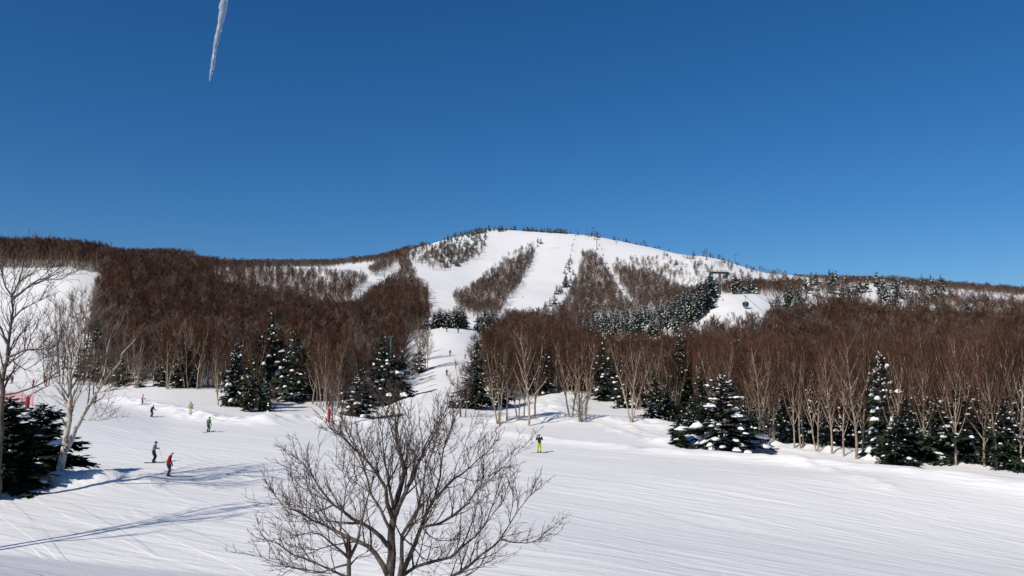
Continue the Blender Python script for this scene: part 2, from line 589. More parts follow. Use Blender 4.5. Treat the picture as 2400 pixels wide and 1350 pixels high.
def spruce(seed, H, Rb, whorl=0.42, per=7, kites=13, snow=0.6, snow_size=1.0, droop=1.0, base=0.08, sides=5, ragged=0.25, power=0.8, trunk_r=0.014, fat=1.0):
    """-> (trunk MB, crown MB, snow MB); foot at the origin"""
    random.seed(seed)
    T, C, S = MB(), MB(), MB()
    ph = (random.random() * 6.28, random.random() * 6.28)
    T.tube([Vector((0, 0, -0.4)), Vector((0, 0, H * 0.5)), Vector((0, 0, H * 0.99))], [H * trunk_r * 1.2, H * trunk_r * 0.7, 0.012], sides)
    z = H * base
    while z < H * 0.985:
        f = z / H
        L0 = Rb * (1 - f) ** power + 0.05 * Rb
        n = max(3, int(round(per * (0.55 + 0.45 * (1 - f)))))
        a0 = random.random() * 6.28
        for k in range(n):
            az = a0 + 2 * math.pi * k / n + random.uniform(-.35, .35)
            L = L0 * random.uniform(1 - 2 * ragged, 1 + ragged) * (1 + 0.28 * math.sin(az * 2 + ph[0] + z * 1.1) + 0.16 * math.sin(az * 3 + ph[1] - z * 2.3))
            if random.random() < 0.07:
                continue
            if f < 0.25 and random.random() < 0.2:
                L *= 0.6
            el = R((38 * f - 16 * (1 - f) * droop) + random.uniform(-9, 9))
            out = Vector((math.cos(az), math.sin(az), 0))
            d = out * math.cos(el) + Vector((0, 0, math.sin(el)))
            st = Vector((0, 0, z + random.uniform(-.5, .5) * whorl))
            tip = st + d * L + Vector((0, 0, -0.10 * L * droop))
            side = Vector((-math.sin(az), math.cos(az), 0))
            for j in range(kites):
                g = 0.10 + 0.90 * (j + random.random() * 0.7) / kites
                p = st.lerp(tip, g) + Vector((0, 0, 0.04 * L * math.sin(g * 3.1)))
                sg = 1 if j % 2 else -1
                sl = L * (0.20 + 0.30 * (1 - abs(g - 0.45) * 1.4)) * random.uniform(0.6, 1.15)
                sl = max(sl, 0.12)
                hang = random.uniform(-1.0, -0.3) if j % 3 == 0 else random.uniform(-0.45, 0.12)
                dirk = (d * 0.7 + side * sg * random.uniform(0.3, 1.0) + Vector((0, 0, hang))).normalized()
                wv = (dirk.cross(Vector((0, 0, 1))) + rv(0.6)).normalized() * sl * random.uniform(0.16, 0.28) * fat
                q = p + dirk * sl
                mid = p.lerp(q, 0.45)
                o = len(C.V)
                C.V += [p, mid + wv, q, mid - wv]
                C.F += [(o, o + 1, o + 2), (o, o + 2, o + 3)]
                C.M += [0, 0]
            for cl in range(2 if L > 0.3 * Rb else 1):
                if random.random() > snow or L < 0.12 * Rb:
                    continue
                # a pillow of snow lying on the bough
                gc = random.uniform(0.45, 0.95)
                gl = random.uniform(0.10, 0.20) * snow_size
                wd = L * random.uniform(0.06, 0.15) * snow_size + 0.03
                ht = wd * random.uniform(0.6, 1.15)
                off = side * random.uniform(-.18, .18) * L
                o = len(S.V)
                nseg = 3
                for i in range(nseg + 1):
                    fr = i / nseg
                    e = math.sqrt(max(0.0, 1 - (2 * fr - 1) ** 2)) * random.uniform(0.75, 1.2) + 0.12
                    c = st.lerp(tip, gc + gl * (2 * fr - 1)) + Vector((0, 0, 0.05 * L)) + off
                    for (sx, sz) in ((-1, -0.35), (-0.7, 0.55), (0, 1.0), (0.7, 0.55), (1, -0.35)):
                        S.V.append(c + side * sx * wd * e * random.uniform(.8, 1.2) + Vector((0, 0, sz * ht * e * random.uniform(.8, 1.2))))
                for i in range(nseg):
                    for q_ in range(4):
                        a = o + i * 5 + q_
                        S.F.append((a, a + 5, a + 6, a + 1))
                        S.M.append(0)
                    S.F.append((o + i * 5 + 4, o + i * 5 + 9, o + i * 5 + 5, o + i * 5))
                    S.M.append(0)
        z += whorl * random.uniform(0.8, 1.2) * (1.0 - 0.45 * f)
    C.spike(Vector((0, 0, H * 0.93)), Vector((0, 0, H * 1.02)), Rb * 0.05)
    if snow > 0.2:
        S.spike(Vector((0.02, 0, H * 0.95)), Vector((0, 0, H * 1.0)), Rb * 0.05 * snow_size)
    return T, C, S


# prototypes (mesh data shared by all copies)
BARE_NEAR = []
for i in range(10):
    st = [1, 2, 3, 1, 2, 1, 3, 2, 1, 4][i]
    T, C = bare_tree(100 + i, 12.0, st, limbs=[19, 18, 20, 17, 19, 16, 20, 19, 20, 22][i], subs=6, twigs=[8, 7, 7][i % 3], tw=0.013, tl=(0.5, 1.25), spread=[.8, .75, .7, .9, .78][i % 5], low=0.2)
    BARE_NEAR.append((T.mesh('trunk', [MAT['bark_tan']], True), C.mesh('crown', [MAT['twig_brown']])))
BARE_SHRUB = []
for i in range(3):
    T, C = bare_tree(140 + i, 5.0, 3 + i % 2, limbs=10, subs=6, twigs=8, tw=0.008, tl=(0.3, 0.7), low=0.12, spread=1.2)
    BARE_SHRUB.append((T.mesh('trunk', [MAT['twig_grey']], True), C.mesh('crown', [MAT['twig_grey']])))
SPRUCE_NEAR, SPRUCE_MID, SPRUCE_FAR = [], [], []
for i in range(5):
    a = spruce(200 + i, 10.0, [2.3, 2.6, 2.0, 2.8, 2.2][i], whorl=0.36, per=9, kites=19, snow=[.34, .46, .26, .5, .4][i], snow_size=[.68, .75, .62, .85, .7][i], fat=1.15)
    SPRUCE_NEAR.append(tuple(m.mesh(n, [MAT[k]], n == 'snow_load') for m, n, k in zip(a, ('trunk', 'crown', 'snow_load'), ('spruce_bark', 'needles', 'tree_snow'))))
for i in range(5):
    a = spruce(220 + i, 10.0, [2.2, 2.5, 1.9, 2.7, 2.3][i], whorl=0.5, per=8, kites=10, snow=[.24, .34, .2, .28, .36][i], snow_size=0.95, sides=4, fat=1.7)
    SPRUCE_MID.append(tuple(m.mesh(n, [MAT[k]], n == 'snow_load') for m, n, k in zip(a, ('trunk', 'crown', 'snow_load'), ('spruce_bark', 'needles', 'tree_snow'))))
for i in range(4):
    a = spruce(240 + i, 10.0, [2.7, 3.0, 2.5, 2.9][i], whorl=0.8, per=8, kites=7, snow=[.2, .3, .15, .25][i], snow_size=1.3, sides=3, fat=2.8)
    SPRUCE_FAR.append(tuple(m.mesh(n, [MAT[k]], n == 'snow_load') for m, n, k in zip(a, ('trunk', 'crown', 'snow_load'), ('spruce_bark', 'needles', 'tree_snow'))))


def place_bare(proto, pos, scale, rz, label, group, name='birch_tree'):
    e = empty(name, pos, rz, scale)
    link('trunk', proto[0], e)
    link('crown', proto[1], e)
    return tag(e, label, 'tree', group)


def place_spruce(proto, pos, scale, rz, label, group=None, name='spruce_tree'):
    e = empty(name, pos, rz, scale)
    link('trunk', proto[0], e)
    c = link('crown', proto[1], e)
    if proto[2] is not None and len(proto[2].polygons):
        sl = link('snow_load', proto[2], c)
        sl['kind'] = 'stuff'
    return tag(e, label, 'tree', group)


# ------------------------------------------------------------------ where the woods stand
def inpoly(px, py, poly):
    inside = np.zeros(px.shape, bool)
    n = len(poly)
    j = n - 1
    for i in range(n):
        xi, yi = poly[i]
        xj, yj = poly[j]
        c = ((yi > py) != (yj > py)) & (px < (xj - xi) * (py - yi) / (yj - yi + 1e-12) + xi)
        inside ^= c
        j = i
    return inside


# visibility of a tree top over nearer ground
gpy = np.full(HG.shape, 1e9)
_, gpy = proj(XX, YY, HG)
gmin = np.minimum.accumulate(np.where(YY > 40, gpy, 1e9), axis=0)


def seen(x, y, z):
    px, py = proj(x, y, z)
    iu = np.clip(((x / y - UG[0]) / (UG[1] - UG[0])).astype(int), 0, len(UG) - 1)
    iy = np.clip(np.searchsorted(YG, y * 0.985) - 1, 0, len(YG) - 1)
    return (py < gmin[iy, iu]) & (px > -150) & (px < 2550)


def scatter(ymin, ymax, spacing, hmean):
    ys = np.arange(ymin, ymax, spacing)
    xs = []
    for y in ys:
        hw = 0.72 * y
        n = int(2 * hw / spacing)
        x = -hw + (np.arange(n) + rng.random(n)) * spacing
        xs.append(np.stack([x, y + (rng.random(n) - .5) * spacing * 1.2], 1))
    a = np.concatenate(xs)
    x, y = a[:, 0], a[:, 1]
    z = height(x, y)
    ok = seen(x, y, z + hmean * 1.15)
    return x[ok], y[ok], z[ok]


def lin(v, a, b):
    return np.interp(v, a, b)


bare = []      # (x, y, z, H, zone, kind)
# --- left hillside, nearer band
for (y0, y1, sp) in ((120, 330, 2.9), (330, 700, 3.6)):
    x, y, z = scatter(y0, y1, sp, 11)
    pc = 1200 + FPX * CP * x / y
    px, py = proj(x, y, z)
    front = lin(pc, [230, 330, 500, 600, 720, 800, 900, 960], [180, 172, 158, 150, 165, 156, 162, 172]) + 14 * vnoise(x * 0.11, y * 0.02, 61)
    right = lin(y, [150, 200, 262, 290, 330, 700], [915, 940, 952, 962, 1000, 1005])
    left = lin(y, [120, 200, 280, 360, 450, 470, 700], [262, 250, 225, 228, 245, -200, -200])
    dens = np.ones(len(x))
    dens[(y > 400) & (pc > 500)] = 0.5
    dens[(y > 480)] *= 0.8
    # open snow strips high on the hill, the lift cutting
    for poly in ([(565, 620), (645, 620), (650, 634), (570, 634)], [(735, 622), (830, 632), (850, 646), (745, 642)]):
        dens[inpoly(px, py, poly)] = 0
    dens[inpoly(px, py, [(805, 735), (828, 700), (895, 640), (920, 622), (935, 640), (905, 672), (840, 722)]) & (y > 380)] = 0.0
    mot = vnoise(x * 0.035, y * 0.02, 71)
    ok = (pc > left) & (pc < right) & (y > front) & (rng.random(len(x)) < dens)
    for i in np.nonzero(ok)[0]:
        bare.append((x[i], y[i], z[i], rng.uniform(9.0, 13.5) * (1.12 if y[i] > 440 and pc[i] < 250 else 1) * (0.8 if y[i] > 430 and pc[i] > 450 else 1), 'left', 1 if ((y[i] > 430 and pc[i] > 480 and rng.random() < 0.5) or (rng.random() < (0.62 if mot[i] > 0.1 else 0.22))) else 0))
# --- right forest
x, y, z = scatter(66, 400, 2.7, 11)
pc = 1200 + FPX * CP * x / y
px, py = proj(x, y, z)
front = lin(pc, [1040, 1090, 1150, 1250, 1460, 1500, 1600, 1700, 1800, 2000, 2200, 2400, 2700], [128, 150, 160, 172, 168, 135, 118, 100, 94, 86, 80, 74, 68])
leftb = lin(y, [100, 150, 200, 262, 275, 330], [1095, 1108, 1138, 1165, 1185, 1180])
back = lin(pc, [1100, 1200, 1300, 1340, 1400, 1620, 1680, 1780, 1850, 1950, 2400], [290, 330, 380, 330, 230, 225, 225, 232, 262, 330, 330])
dens = lin(y, [66, 110, 160, 330], [0.42, 0.6, 0.95, 1.0])
dens[(pc > 1380) & (pc < 1640) & (y > 235)] = 0.4
mot = vnoise(x * 0.035, y * 0.02, 72)
ok = (pc > leftb) & (y > front) & (y < back) & (rng.random(len(x)) < dens)
for i in np.nonzero(ok)[0]:
    bare.append((x[i], y[i], z[i], rng.uniform(8.5, 13.0), 'right', 1 if (y[i] > 150 and mot[i] > 0.4 and rng.random() < 0.3) else 0))
# --- right hill behind
x, y, z = scatter(330, 760, 3.9, 10)
pc = 1200 + FPX * CP * x / y
px, py = proj(x, y, z)
dens = lin(py, [640, 665, 690, 730, 765, 790], [0.5, 0.45, 0.42, 0.45, 0.75, 1.0])
dens *= 0.35 + 0.9 * (vnoise(x * 0.02, y * 0.02, 41) > -0.1)
dens[inpoly(px, py, [(2030, 655), (2110, 660), (2110, 702), (2020, 705)])] = 0.05
dens[(pc > 2120) & (y < 640)] *= 1.5
dens[(y > 640)] = 0.35 + 0.3 * vnoise(x * 0.03, y * 0.03, 43)[(y > 640)]
ok = (pc > lin(y, [330, 380, 450, 600, 760], [1830, 1830, 1850, 1880, 1850])) & (rng.random(len(x)) < dens)
for i in np.nonzero(ok)[0]:
    bare.append((x[i], y[i], z[i], rng.uniform(4.0, 8.0) * (0.75 if y[i] > 560 else 1) * float(np.interp(pc[i], [1830, 1960], [0.45, 1.0])), 'right hill', 1 if rng.random() < 0.45 else 0))
# --- the mountain's belts
belts = [
    ([(800, 745), (835, 705), (880, 672), (935, 640), (945, 612), (962, 625), (975, 672), (1000, 720), (1008, 745), (960, 760)], 0.85, 0),
    ([(1062, 705), (1105, 680), (1150, 645), (1200, 615), (1240, 600), (1252, 592), (1245, 625), (1215, 675), (1185, 722), (1165, 748), (1110, 745), (1075, 728)], 0.8, 0),
    ([(1150, 640), (1190, 600), (1250, 575), (1245, 600), (1200, 625)], 0.3, 1),
    ([(1382, 592), (1405, 610), (1428, 652), (1462, 702), (1490, 745), (1300, 745), (1318, 722), (1352, 660), (1366, 612)], 0.8, 0),
    ([(1432, 630), (1500, 640), (1560, 662), (1600, 690), (1640, 705), (1500, 740), (1478, 705), (1450, 665)], 0.85, 0),
    ([(1420, 618), (1520, 612), (1600, 650), (1640, 675), (1560, 672), (1440, 645)], 0.24, 1),
    ([(1500, 600), (1640, 612), (1880, 660), (1860, 690), (1700, 690), (1600, 650)], 0.06, 1),
    ([(885, 612), (960, 590), (1000, 578), (1080, 590), (1140, 585), (1130, 608), (1040, 640), (985, 628), (960, 618)], 0.3, 1),
    ([(860, 640), (905, 615), (960, 600), (960, 640), (900, 660)], 0.75, 0),
    ([(1540, 690), (1680, 690), (1700, 720), (1560, 740)], 0.6, 0),
    ([(1290, 742), (1400, 738), (1400, 750), (1360, 800), (1180, 800), (1180, 762)], 0.75, 0),
    ([(1290, 540), (1480, 560), (1700, 600), (1690, 612), (1400, 572)], 0.008, 1),
    ([(1690, 684), (1880, 678), (1880, 700), (1700, 700)], 0.5, 0),
]
x, y, z = scatter(400, 1180, 4.2, 8)
px, py = proj(x, y, z)
pc = 1200 + FPX * CP * x / y
taken = np.zeros(len(x), bool)
for poly, dn, kd in belts:
    m = inpoly(px, py, poly) & ~taken & (rng.random(len(x)) < dn)
    m &= ~(inpoly(px, py, [(1400, 585), (1412, 585), (1452, 665), (1478, 712), (1462, 712), (1436, 665)]))
    m &= ~inpoly(px, py, [(805, 738), (828, 704), (890, 645), (930, 622), (940, 640), (905, 672), (840, 722)])
    taken |= m
    for i in np.nonzero(m)[0]:
        bare.append((x[i], y[i], z[i], rng.uniform(5.5, 9.5), 'mountain', kd))
# dark brush along the far skyline
x, y, z = scatter(560, 1250, 4.0, 6)
pc = 1200 + FPX * CP * x / y
iu = np.clip(((x / y - UG[0]) / (UG[1] - UG[0])).astype(int), 0, len(UG) - 1)
ridge_py = np.where(YY > 300, gpy, 1e9).min(axis=0)[iu]
px, py = proj(x, y, z)
ok = (py < ridge_py + 3.5) & ((pc < 960) | (pc > 1860)) & (rng.random(len(x)) < 0.7)
for i in np.nonzero(ok)[0]:
    bare.append((x[i], y[i], z[i], rng.uniform(3.5, 8.0) * float(np.interp(pc[i], [1850, 2050], [0.3, 0.9]) if pc[i] > 1500 else 1), 'mountain', 0))

# ------------------------------------------------------------------ spruces
spr = []       # (pos, H, width factor, label, group)


def sp_at(px, pyb, pyt, label, Y=None, wide=1.0, group=None, olive=False, proto=None):
    pos = stand(px, Y) if Y else hit(px, pyb, 45)
    pyg = proj(pos.x, pos.y, pos.z)[1]
    H = (pyg - pyt) / FPX * pos.y * 1.0
    spr.append((pos, H, wide, label, group, olive, proto))


def sp_poly(poly, n, hrange, label, group, ymin=250, ymax=1250, mind=2.2):
    xs = [p[0] for p in poly]
    ys = [p[1] for p in poly]
    got = []
    tries = 0
    while len(got) < n and tries < n * 60:
        tries += 1
        a, b = rng.uniform(min(xs), max(xs)), rng.uniform(min(ys), max(ys))
        if not inpoly(np.array([a]), np.array([b]), poly)[0]:
            continue
        p = hit(a, b, ymin, ymax)
        if abs(proj(p.x, p.y, p.z)[1] - b) > 4:
            continue
        if any((q - p).length < mind for q in got):
            continue
        got.append(p)
        spr.append((p, rng.uniform(*hrange), rng.uniform(0.85, 1.15), label, group, False, None))


# left of the runs
sp_at(38, 1152, 935, 'broad dark spruce beside the leaning white birch', Y=55, wide=1.75, proto='dark')
sp_at(118, 1085, 950, 'dark spreading spruce right behind the leaning white birch', Y=62, wide=2.0, proto='dark')
sp_at(-30, 1100, 930, 'dark spruce standing behind the broad dark spruce', Y=66, wide=1.6, proto='dark')
sp_at(232, 880, 745, 'tall snow-flecked spruce at the edge of the nursery run', Y=190, wide=1.3)
sp_at(205, 880, 790, 'smaller spruce leaning on the tall snow-flecked spruce by the nursery run', Y=195, wide=1.2)
sp_at(330, 908, 868, 'little dark spruce at the foot of the left wood', wide=1.3)
sp_at(285, 905, 830, 'dark olive spruce at the corner of the left wood', wide=1.5, olive=True)
sp_at(378, 905, 815, 'shorter spruce in the snowy pair in front of the left wood', wide=1.3)
sp_at(425, 908, 788, 'taller layered spruce in the snowy pair in front of the left wood', wide=1.15)
sp_at(448, 900, 800, 'slim spruce standing behind the snowy pair of the left wood', Y=172, wide=1.0)
sp_at(560, 955, 800, 'white-flecked spruce left of the olive spruce in the left wood', Y=146, wide=1.0)
sp_at(598, 935, 822, 'dark olive spruce among the white-flecked spruces', Y=143, wide=1.25, olive=True)
sp_at(592, 967, 880, 'small snow-laden spruce in front of the olive spruce', Y=136, wide=1.55)
sp_at(628, 965, 875, 'slim small spruce beside the small snow-laden spruce', Y=138, wide=0.8)
sp_at(638, 930, 727, 'tallest snow-flecked spruce of the left wood', Y=163, wide=0.92)
sp_at(690, 930, 775, 'snow-flecked spruce next to the tallest spruce of the left wood', Y=160, wide=1.15)
sp_at(735, 925, 795, 'loose thin spruce among bare trees of the left wood', Y=166, wide=1.0)
sp_at(783, 905, 790, 'spruce half hidden in bare trees near the green lift post', Y=180, wide=0.9)
sp_at(850, 985, 862, 'broad snow-laden spruce near the red marker post', Y=128, wide=1.55)
sp_at(905, 925, 785, 'dark spruce hugging the green lift post', Y=158, wide=1.25)
sp_at(945, 920, 820, 'dense dark spruce at the mouth of the narrow run', Y=161, wide=1.25)
sp_at(985, 870, 800, 'thin spruce overhanging the left edge of the narrow run', Y=205, wide=0.9)
for (a, b, c) in ((797, 728, 697), (806, 732, 712), (425, 720, 690), (330, 715, 690), (345, 705, 672), (283, 670, 625), (420, 655, 640)):
    sp_at(a, b, c, 'lone far spruce sticking out of the brown left hillside', Y=None, wide=0.9, group='lone spruces on the left hillside')
sp_poly([(262, 700), (330, 672), (335, 690), (275, 715)], 7, (4, 6.5), 'snowy young spruce in the slanting cluster on the left hillside', 'young spruces on the left hillside', 250, 600)
# spruce walls at the brow of the narrow run
for k in range(24):
    px_ = 1014 + 80 * (k + rng.random() * 0.7) / 24
    Yb = rng.uniform(283, 306)
    q = stand(px_, Yb)
    spr.append((q, (proj(q.x, q.y, q.z)[1] - float(np.interp(px_, [1012, 1030, 1050, 1075, 1090, 1097], [738, 722, 728, 713, 722, 745])) + rng.uniform(-6, 6)) / FPX * Yb, rng.uniform(1.0, 1.3), 'snowy spruce in the hedge-like row across the brow of the narrow run', 'spruces on the brow left of the gap', False, None))
for k in range(14):
    px_ = 1119 + 50 * (k + rng.random() * 0.7) / 14
    Yb = rng.uniform(281, 300)
    q = stand(px_, Yb)
    spr.append((q, (proj(q.x, q.y, q.z)[1] - float(np.interp(px_, [1115, 1140, 1155, 1170], [742, 726, 728, 735])) + rng.uniform(-5, 5)) / FPX * Yb, rng.uniform(1.0, 1.3), 'snowy spruce in the short row right of the gap in the brow', 'spruces on the brow right of the gap', False, None))
sp_poly([(1010, 770), (980, 765), (975, 752), (1008, 755)], 6, (6, 8), 'spruce at the wood corner left of the brow row', 'spruces at the wood corner', 262, 340, 1.5)
# right wood, individual trees
sp_at(1118, 958, 790, 'tall snowy spruce at the left corner of the right wood', Y=142, wide=1.0)
sp_at(1105, 955, 850, 'low spruce at the left corner of the right wood', Y=139, wide=1.6)
sp_at(1150, 900, 768, 'snow-dusted spruce behind the left corner of the right wood', Y=185, wide=0.95)
sp_at(1172, 955, 820, 'dark spruce behind the clump of tan birch stems', Y=150, wide=1.2)
sp_at(1275, 935, 800, 'dark spruce deep behind the twin tan birches', Y=172, wide=1.1)
sp_at(1345, 925, 800, 'dark snowy spruce behind the forked birch of the clearing', Y=180, wide=1.2)
sp_at(1410, 935, 800, 'dark spruce right of the clearing in the right wood', Y=165, wide=1.2)
sp_at(1460, 945, 830, 'snow-flecked spruce behind the straight tan birch', Y=150, wide=1.3)
sp_at(1530, 985, 870, 'spruce thicket tree behind the snow-capped bush', Y=124, wide=1.2)
sp_at(1520, 1000, 940, 'snow-capped spruce bush at the foot of the right wood', Y=114, wide=2.0, proto='laden')
sp_at(1590, 985, 780, 'tall narrow snowy spruce behind the snow-laden spruce', Y=126, wide=0.85)
sp_at(1640, 1000, 840, 'dark spruce touching the back of the snow-laden spruce', Y=108, wide=1.2)
sp_at(1585, 1046, 975, 'little dark spruce bush beside the snow-laden spruce', Y=86, wide=1.6, proto='dark')
sp_at(1683, 1058, 880, 'broad snow-laden spruce at the front of the right wood', Y=81, wide=1.75, proto='laden')
sp_at(1745, 1040, 930, 'low dark spruce tucked beside the broad snow-laden spruce', Y=88, wide=1.5)
sp_at(1722, 990, 770, 'tall snowy spruce behind the broad snow-laden spruce', Y=122, wide=0.9)
sp_at(1705, 870, 764, 'pointed far spruce in front of the gondola slope', Y=215, wide=0.8)
sp_at(1830, 1035, 905, 'dark spruce behind the crooked pale birch', Y=92, wide=1.2)
sp_at(1900, 1045, 870, 'snowy spruce in the shade between slim birches', Y=92, wide=0.9)
sp_at(1950, 1055, 900, 'snow-patched spruce left of the leaning tan birch', Y=86, wide=1.1)
sp_at(2055, 1085, 825, 'tallest snow-loaded spruce at the front of the right wood', Y=76, wide=0.85, proto='laden')
sp_at(2110, 1080, 935, 'wide dark spruce at the foot of the tallest snow-loaded spruce', Y=73, wide=1.6)
sp_at(2165, 1065, 960, 'dark spruce filling the gap behind the slope-side birches', Y=76, wide=1.5)
sp_at(2225, 1085, 905, 'broad dark spruce with a few snow pads', Y=71, wide=1.35)
sp_at(2290, 1085, 940, 'low dark spruce next to the broad dark spruce', Y=72, wide=1.4)
sp_at(2335, 1098, 930, 'snow-splashed spruce near the last slim birch', Y=67, wide=1.3)
sp_at(2395, 1095, 960, 'dark spruce at the far end of the birch fringe', Y=67, wide=1.4)
sp_at(2440, 1095, 940, 'spruce beyond the far end of the birch fringe', Y=69, wide=1.3)
for (a, b, Y) in ((1210, 905, 195), (1250, 880, 215), (1310, 870, 225), (1380, 860, 222), (1500, 870, 200), (1555, 860, 196), (1490, 905, 168), (1560, 920, 150), (1620, 870, 185), (1665, 880, 170), (1780, 880, 165), (1850, 900, 140), (1990, 950, 110), (2040, 930, 120), (2150, 960, 105), (2260, 950, 108), (2350, 960, 100), (1880, 930, 120)):
    H = rng.uniform(6.5, 9.5)
    spr.append((stand(a, Y), H, rng.uniform(0.9, 1.25), 'shaded spruce half hidden between the bare trunks of the right wood', 'hidden spruces of the right wood', False, None))
for (a, b, Y, w, lab) in ((1770, 940, 98, 1.2, 'dark spruce crowding behind the crooked pale birch'), (1865, 930, 88, 1.3, 'spruce tucked between the slim birch stems'), (1925, 960, 82, 1.3, 'low spruce at the foot of the slender birch'),
                          (1985, 915, 84, 1.2, 'spruce just left of the leaning tan birch foot'), (2030, 900, 84, 1.1, 'spruce standing behind the leaning tan birch'), (2140, 900, 82, 1.1, 'taller spruce behind the wide dark spruce'),
                          (2185, 930, 74, 1.2, 'dark spruce squeezed beside the broad dark spruce'), (2260, 900, 80, 1.2, 'spruce behind the three-stemmed birch'), (2310, 920, 76, 1.2, 'spruce behind the straight slim birch'),
                          (2360, 905, 76, 1.2, 'spruce behind the last slim birch of the fringe'), (1560, 900, 116, 1.3, 'dark spruce left of the broad snow-laden spruce'), (1615, 930, 98, 1.3, 'low spruce leaning against the broad snow-laden spruce'),
                          (2085, 960, 71, 1.5, 'bushy low spruce in front of the tallest snow-loaded spruce')):
    sp_at(a, 0, b, lab, Y=Y, wide=w)
for k in range(46):
    a = rng.uniform(1130, 2420)
    Y = float(np.interp(a, [1130, 1500, 1700, 2000, 2400], [172, 150, 118, 98, 84])) * rng.uniform(1.0, 1.35)
    wh = 'behind the tan birch clump' if a < 1300 else 'behind the snowy clearing' if a < 1480 else 'behind the broad snow-laden spruce' if a < 1760 else 'behind the crooked pale birch' if a < 1960 else 'behind the leaning tan birch' if a < 2130 else 'behind the end of the birch fringe'
    spr.append((stand(a, Y), rng.uniform(5.5, 9.5), rng.uniform(0.9, 1.3), 'shadowy spruce glimpsed between bare stems ' + wh, 'shadowy spruces ' + wh, False, None))
# dense dark belt below the mountain
sp_poly([(1340, 790), (1370, 752), (1480, 745), (1560, 725), (1600, 705), (1640, 690), (1672, 690), (1668, 715), (1630, 760), (1600, 785), (1450, 800), (1330, 800)], 175, (8, 12), 'snow-dusted spruce in the dense dark belt left of the gondola slope', 'spruces of the dense belt', 240, 560, 2.4)
sp_poly([(1170, 785), (1330, 790), (1330, 805), (1180, 805)], 16, (6.5, 9), 'spruce showing above the brown wood under the middle run', 'spruces above the brown wood', 240, 420, 3)
sp_poly([(1715, 690), (1765, 690), (1765, 684), (1715, 684)], 6, (6.5, 10), 'spruce on the brow behind the gondola slope', 'spruces on the gondola brow', 322, 420, 2)
sp_poly([(1805, 745), (1840, 700), (1880, 705), (1885, 770), (1830, 780)], 22, (7.5, 10.5), 'snowy spruce in the stand right of the gondola slope', 'spruces right of the gondola slope', 240, 420, 2.4)
sp_poly([(1870, 690), (1900, 655), (2060, 662), (2200, 672), (2220, 690), (2200, 720), (1950, 720)], 60, (7.0, 13), 'snow-dusted spruce scattered over the right hill', 'spruces over the right hill', 330, 720, 4)
sp_poly([(2000, 790), (2060, 700), (2210, 700), (2230, 770), (2100, 780)], 30, (6.5, 10), 'snowy spruce in the loose stand on the right hill', 'spruces of the loose stand', 280, 640, 3.5)
sp_poly([(2220, 690), (2320, 690), (2330, 760), (2240, 770)], 10, (7, 11), 'single spruce at the right end of the right hill', 'spruces at the end of the right hill', 300, 720, 6)
# the mountain
sp_poly([(985, 612), (1010, 585), (1055, 560), (1110, 552), (1140, 556), (1135, 580), (1105, 605), (1065, 628), (1040, 628), (1005, 600)], 150, (5, 9), 'small frosted spruce on the upper left flank of the mountain', 'spruces on the mountain flank', 700, 1250, 3)
sp_poly([(1040, 560), (1090, 548), (1150, 537), (1215, 534), (1215, 541), (1150, 545), (1095, 556)], 70, (5.5, 9), 'dark stunted spruce on the summit ridge of the mountain', 'summit spruces', 900, 1280, 2)
sp_poly([(1225, 536), (1300, 540), (1330, 545), (1330, 549), (1225, 542)], 50, (5.5, 9), 'dark stunted spruce on the ridge right of the summit', 'ridge spruces right of the summit', 900, 1280, 2)
sp_poly([(1335, 546), (1480, 566), (1560, 580), (1720, 610), (1720, 613), (1480, 570), (1335, 549)], 26, (4.5, 8), 'tiny spruce on the long right ridge of the mountain', 'spruces along the long right ridge', 800, 1280, 4)
sp_poly([(1185, 640), (1240, 590), (1262, 560), (1270, 570), (1248, 610), (1215, 670), (1190, 690)], 44, (5, 9), 'small spruce along the edge of the two upper runs', 'spruces between the upper runs', 600, 1250, 3)
sp_poly([(1275, 735), (1300, 690), (1325, 655), (1330, 665), (1305, 715), (1285, 735)], 12, (6, 11), 'spruce in the slim group standing on the wide run', 'spruces on the wide run', 500, 1000, 3)
sp_poly([(1320, 640), (1345, 590), (1375, 585), (1395, 610), (1370, 650), (1400, 700), (1350, 720)], 26, (5, 8), 'spruce mixed into the brown belt beside the upper lift', 'spruces beside the upper lift', 560, 1200, 4)
sp_poly([(1500, 590), (1700, 612), (1850, 650), (1850, 680), (1700, 670), (1600, 640)], 34, (4, 6.5), 'small spruce dotted over the white right shoulder of the mountain', 'spruces on the white shoulder', 600, 1200, 5)
sp_poly([(875, 690), (920, 690), (940, 715), (880, 712)], 6, (6, 8), 'spruce in the wood below the left lift cutting', 'spruces below the left lift', 420, 900, 4)
sp_poly([(450, 612), (650, 620), (900, 612), (900, 617), (640, 628), (450, 618)], 40, (4, 6.5), 'little spruce on the far left skyline', 'spruces on the left skyline', 550, 1250, 4)

# individuals: the 300 that show largest, then one mass for the rest
spr.sort(key=lambda s: -s[1] / s[0].y)
SPR_KEEP = 300
random.seed(5)
DARK = []
for i in range(2):
    a = spruce(260 + i, 10.0, 2.4, whorl=0.30, per=11, kites=22, snow=0.10, snow_size=1.0, ragged=0.3, droop=1.3, fat=1.25, power=0.6, base=0.04)
    DARK.append(tuple(m.mesh(n, [MAT[k]], n == 'snow_load') for m, n, k in zip(a, ('trunk', 'crown', 'snow_load'), ('spruce_bark', 'needles', 'tree_snow'))))
LADEN = []
for i in range(2):
    a = spruce(270 + i, 10.0, 2.5, whorl=0.42, per=9, kites=20, snow=0.6, snow_size=1.15, droop=1.3, ragged=0.3, fat=1.2, power=0.7)
    LADEN.append(tuple(m.mesh(n, [MAT[k]], n == 'snow_load') for m, n, k in zip(a, ('trunk', 'crown', 'snow_load'), ('spruce_bark', 'needles', 'tree_snow'))))
OLIVE = []
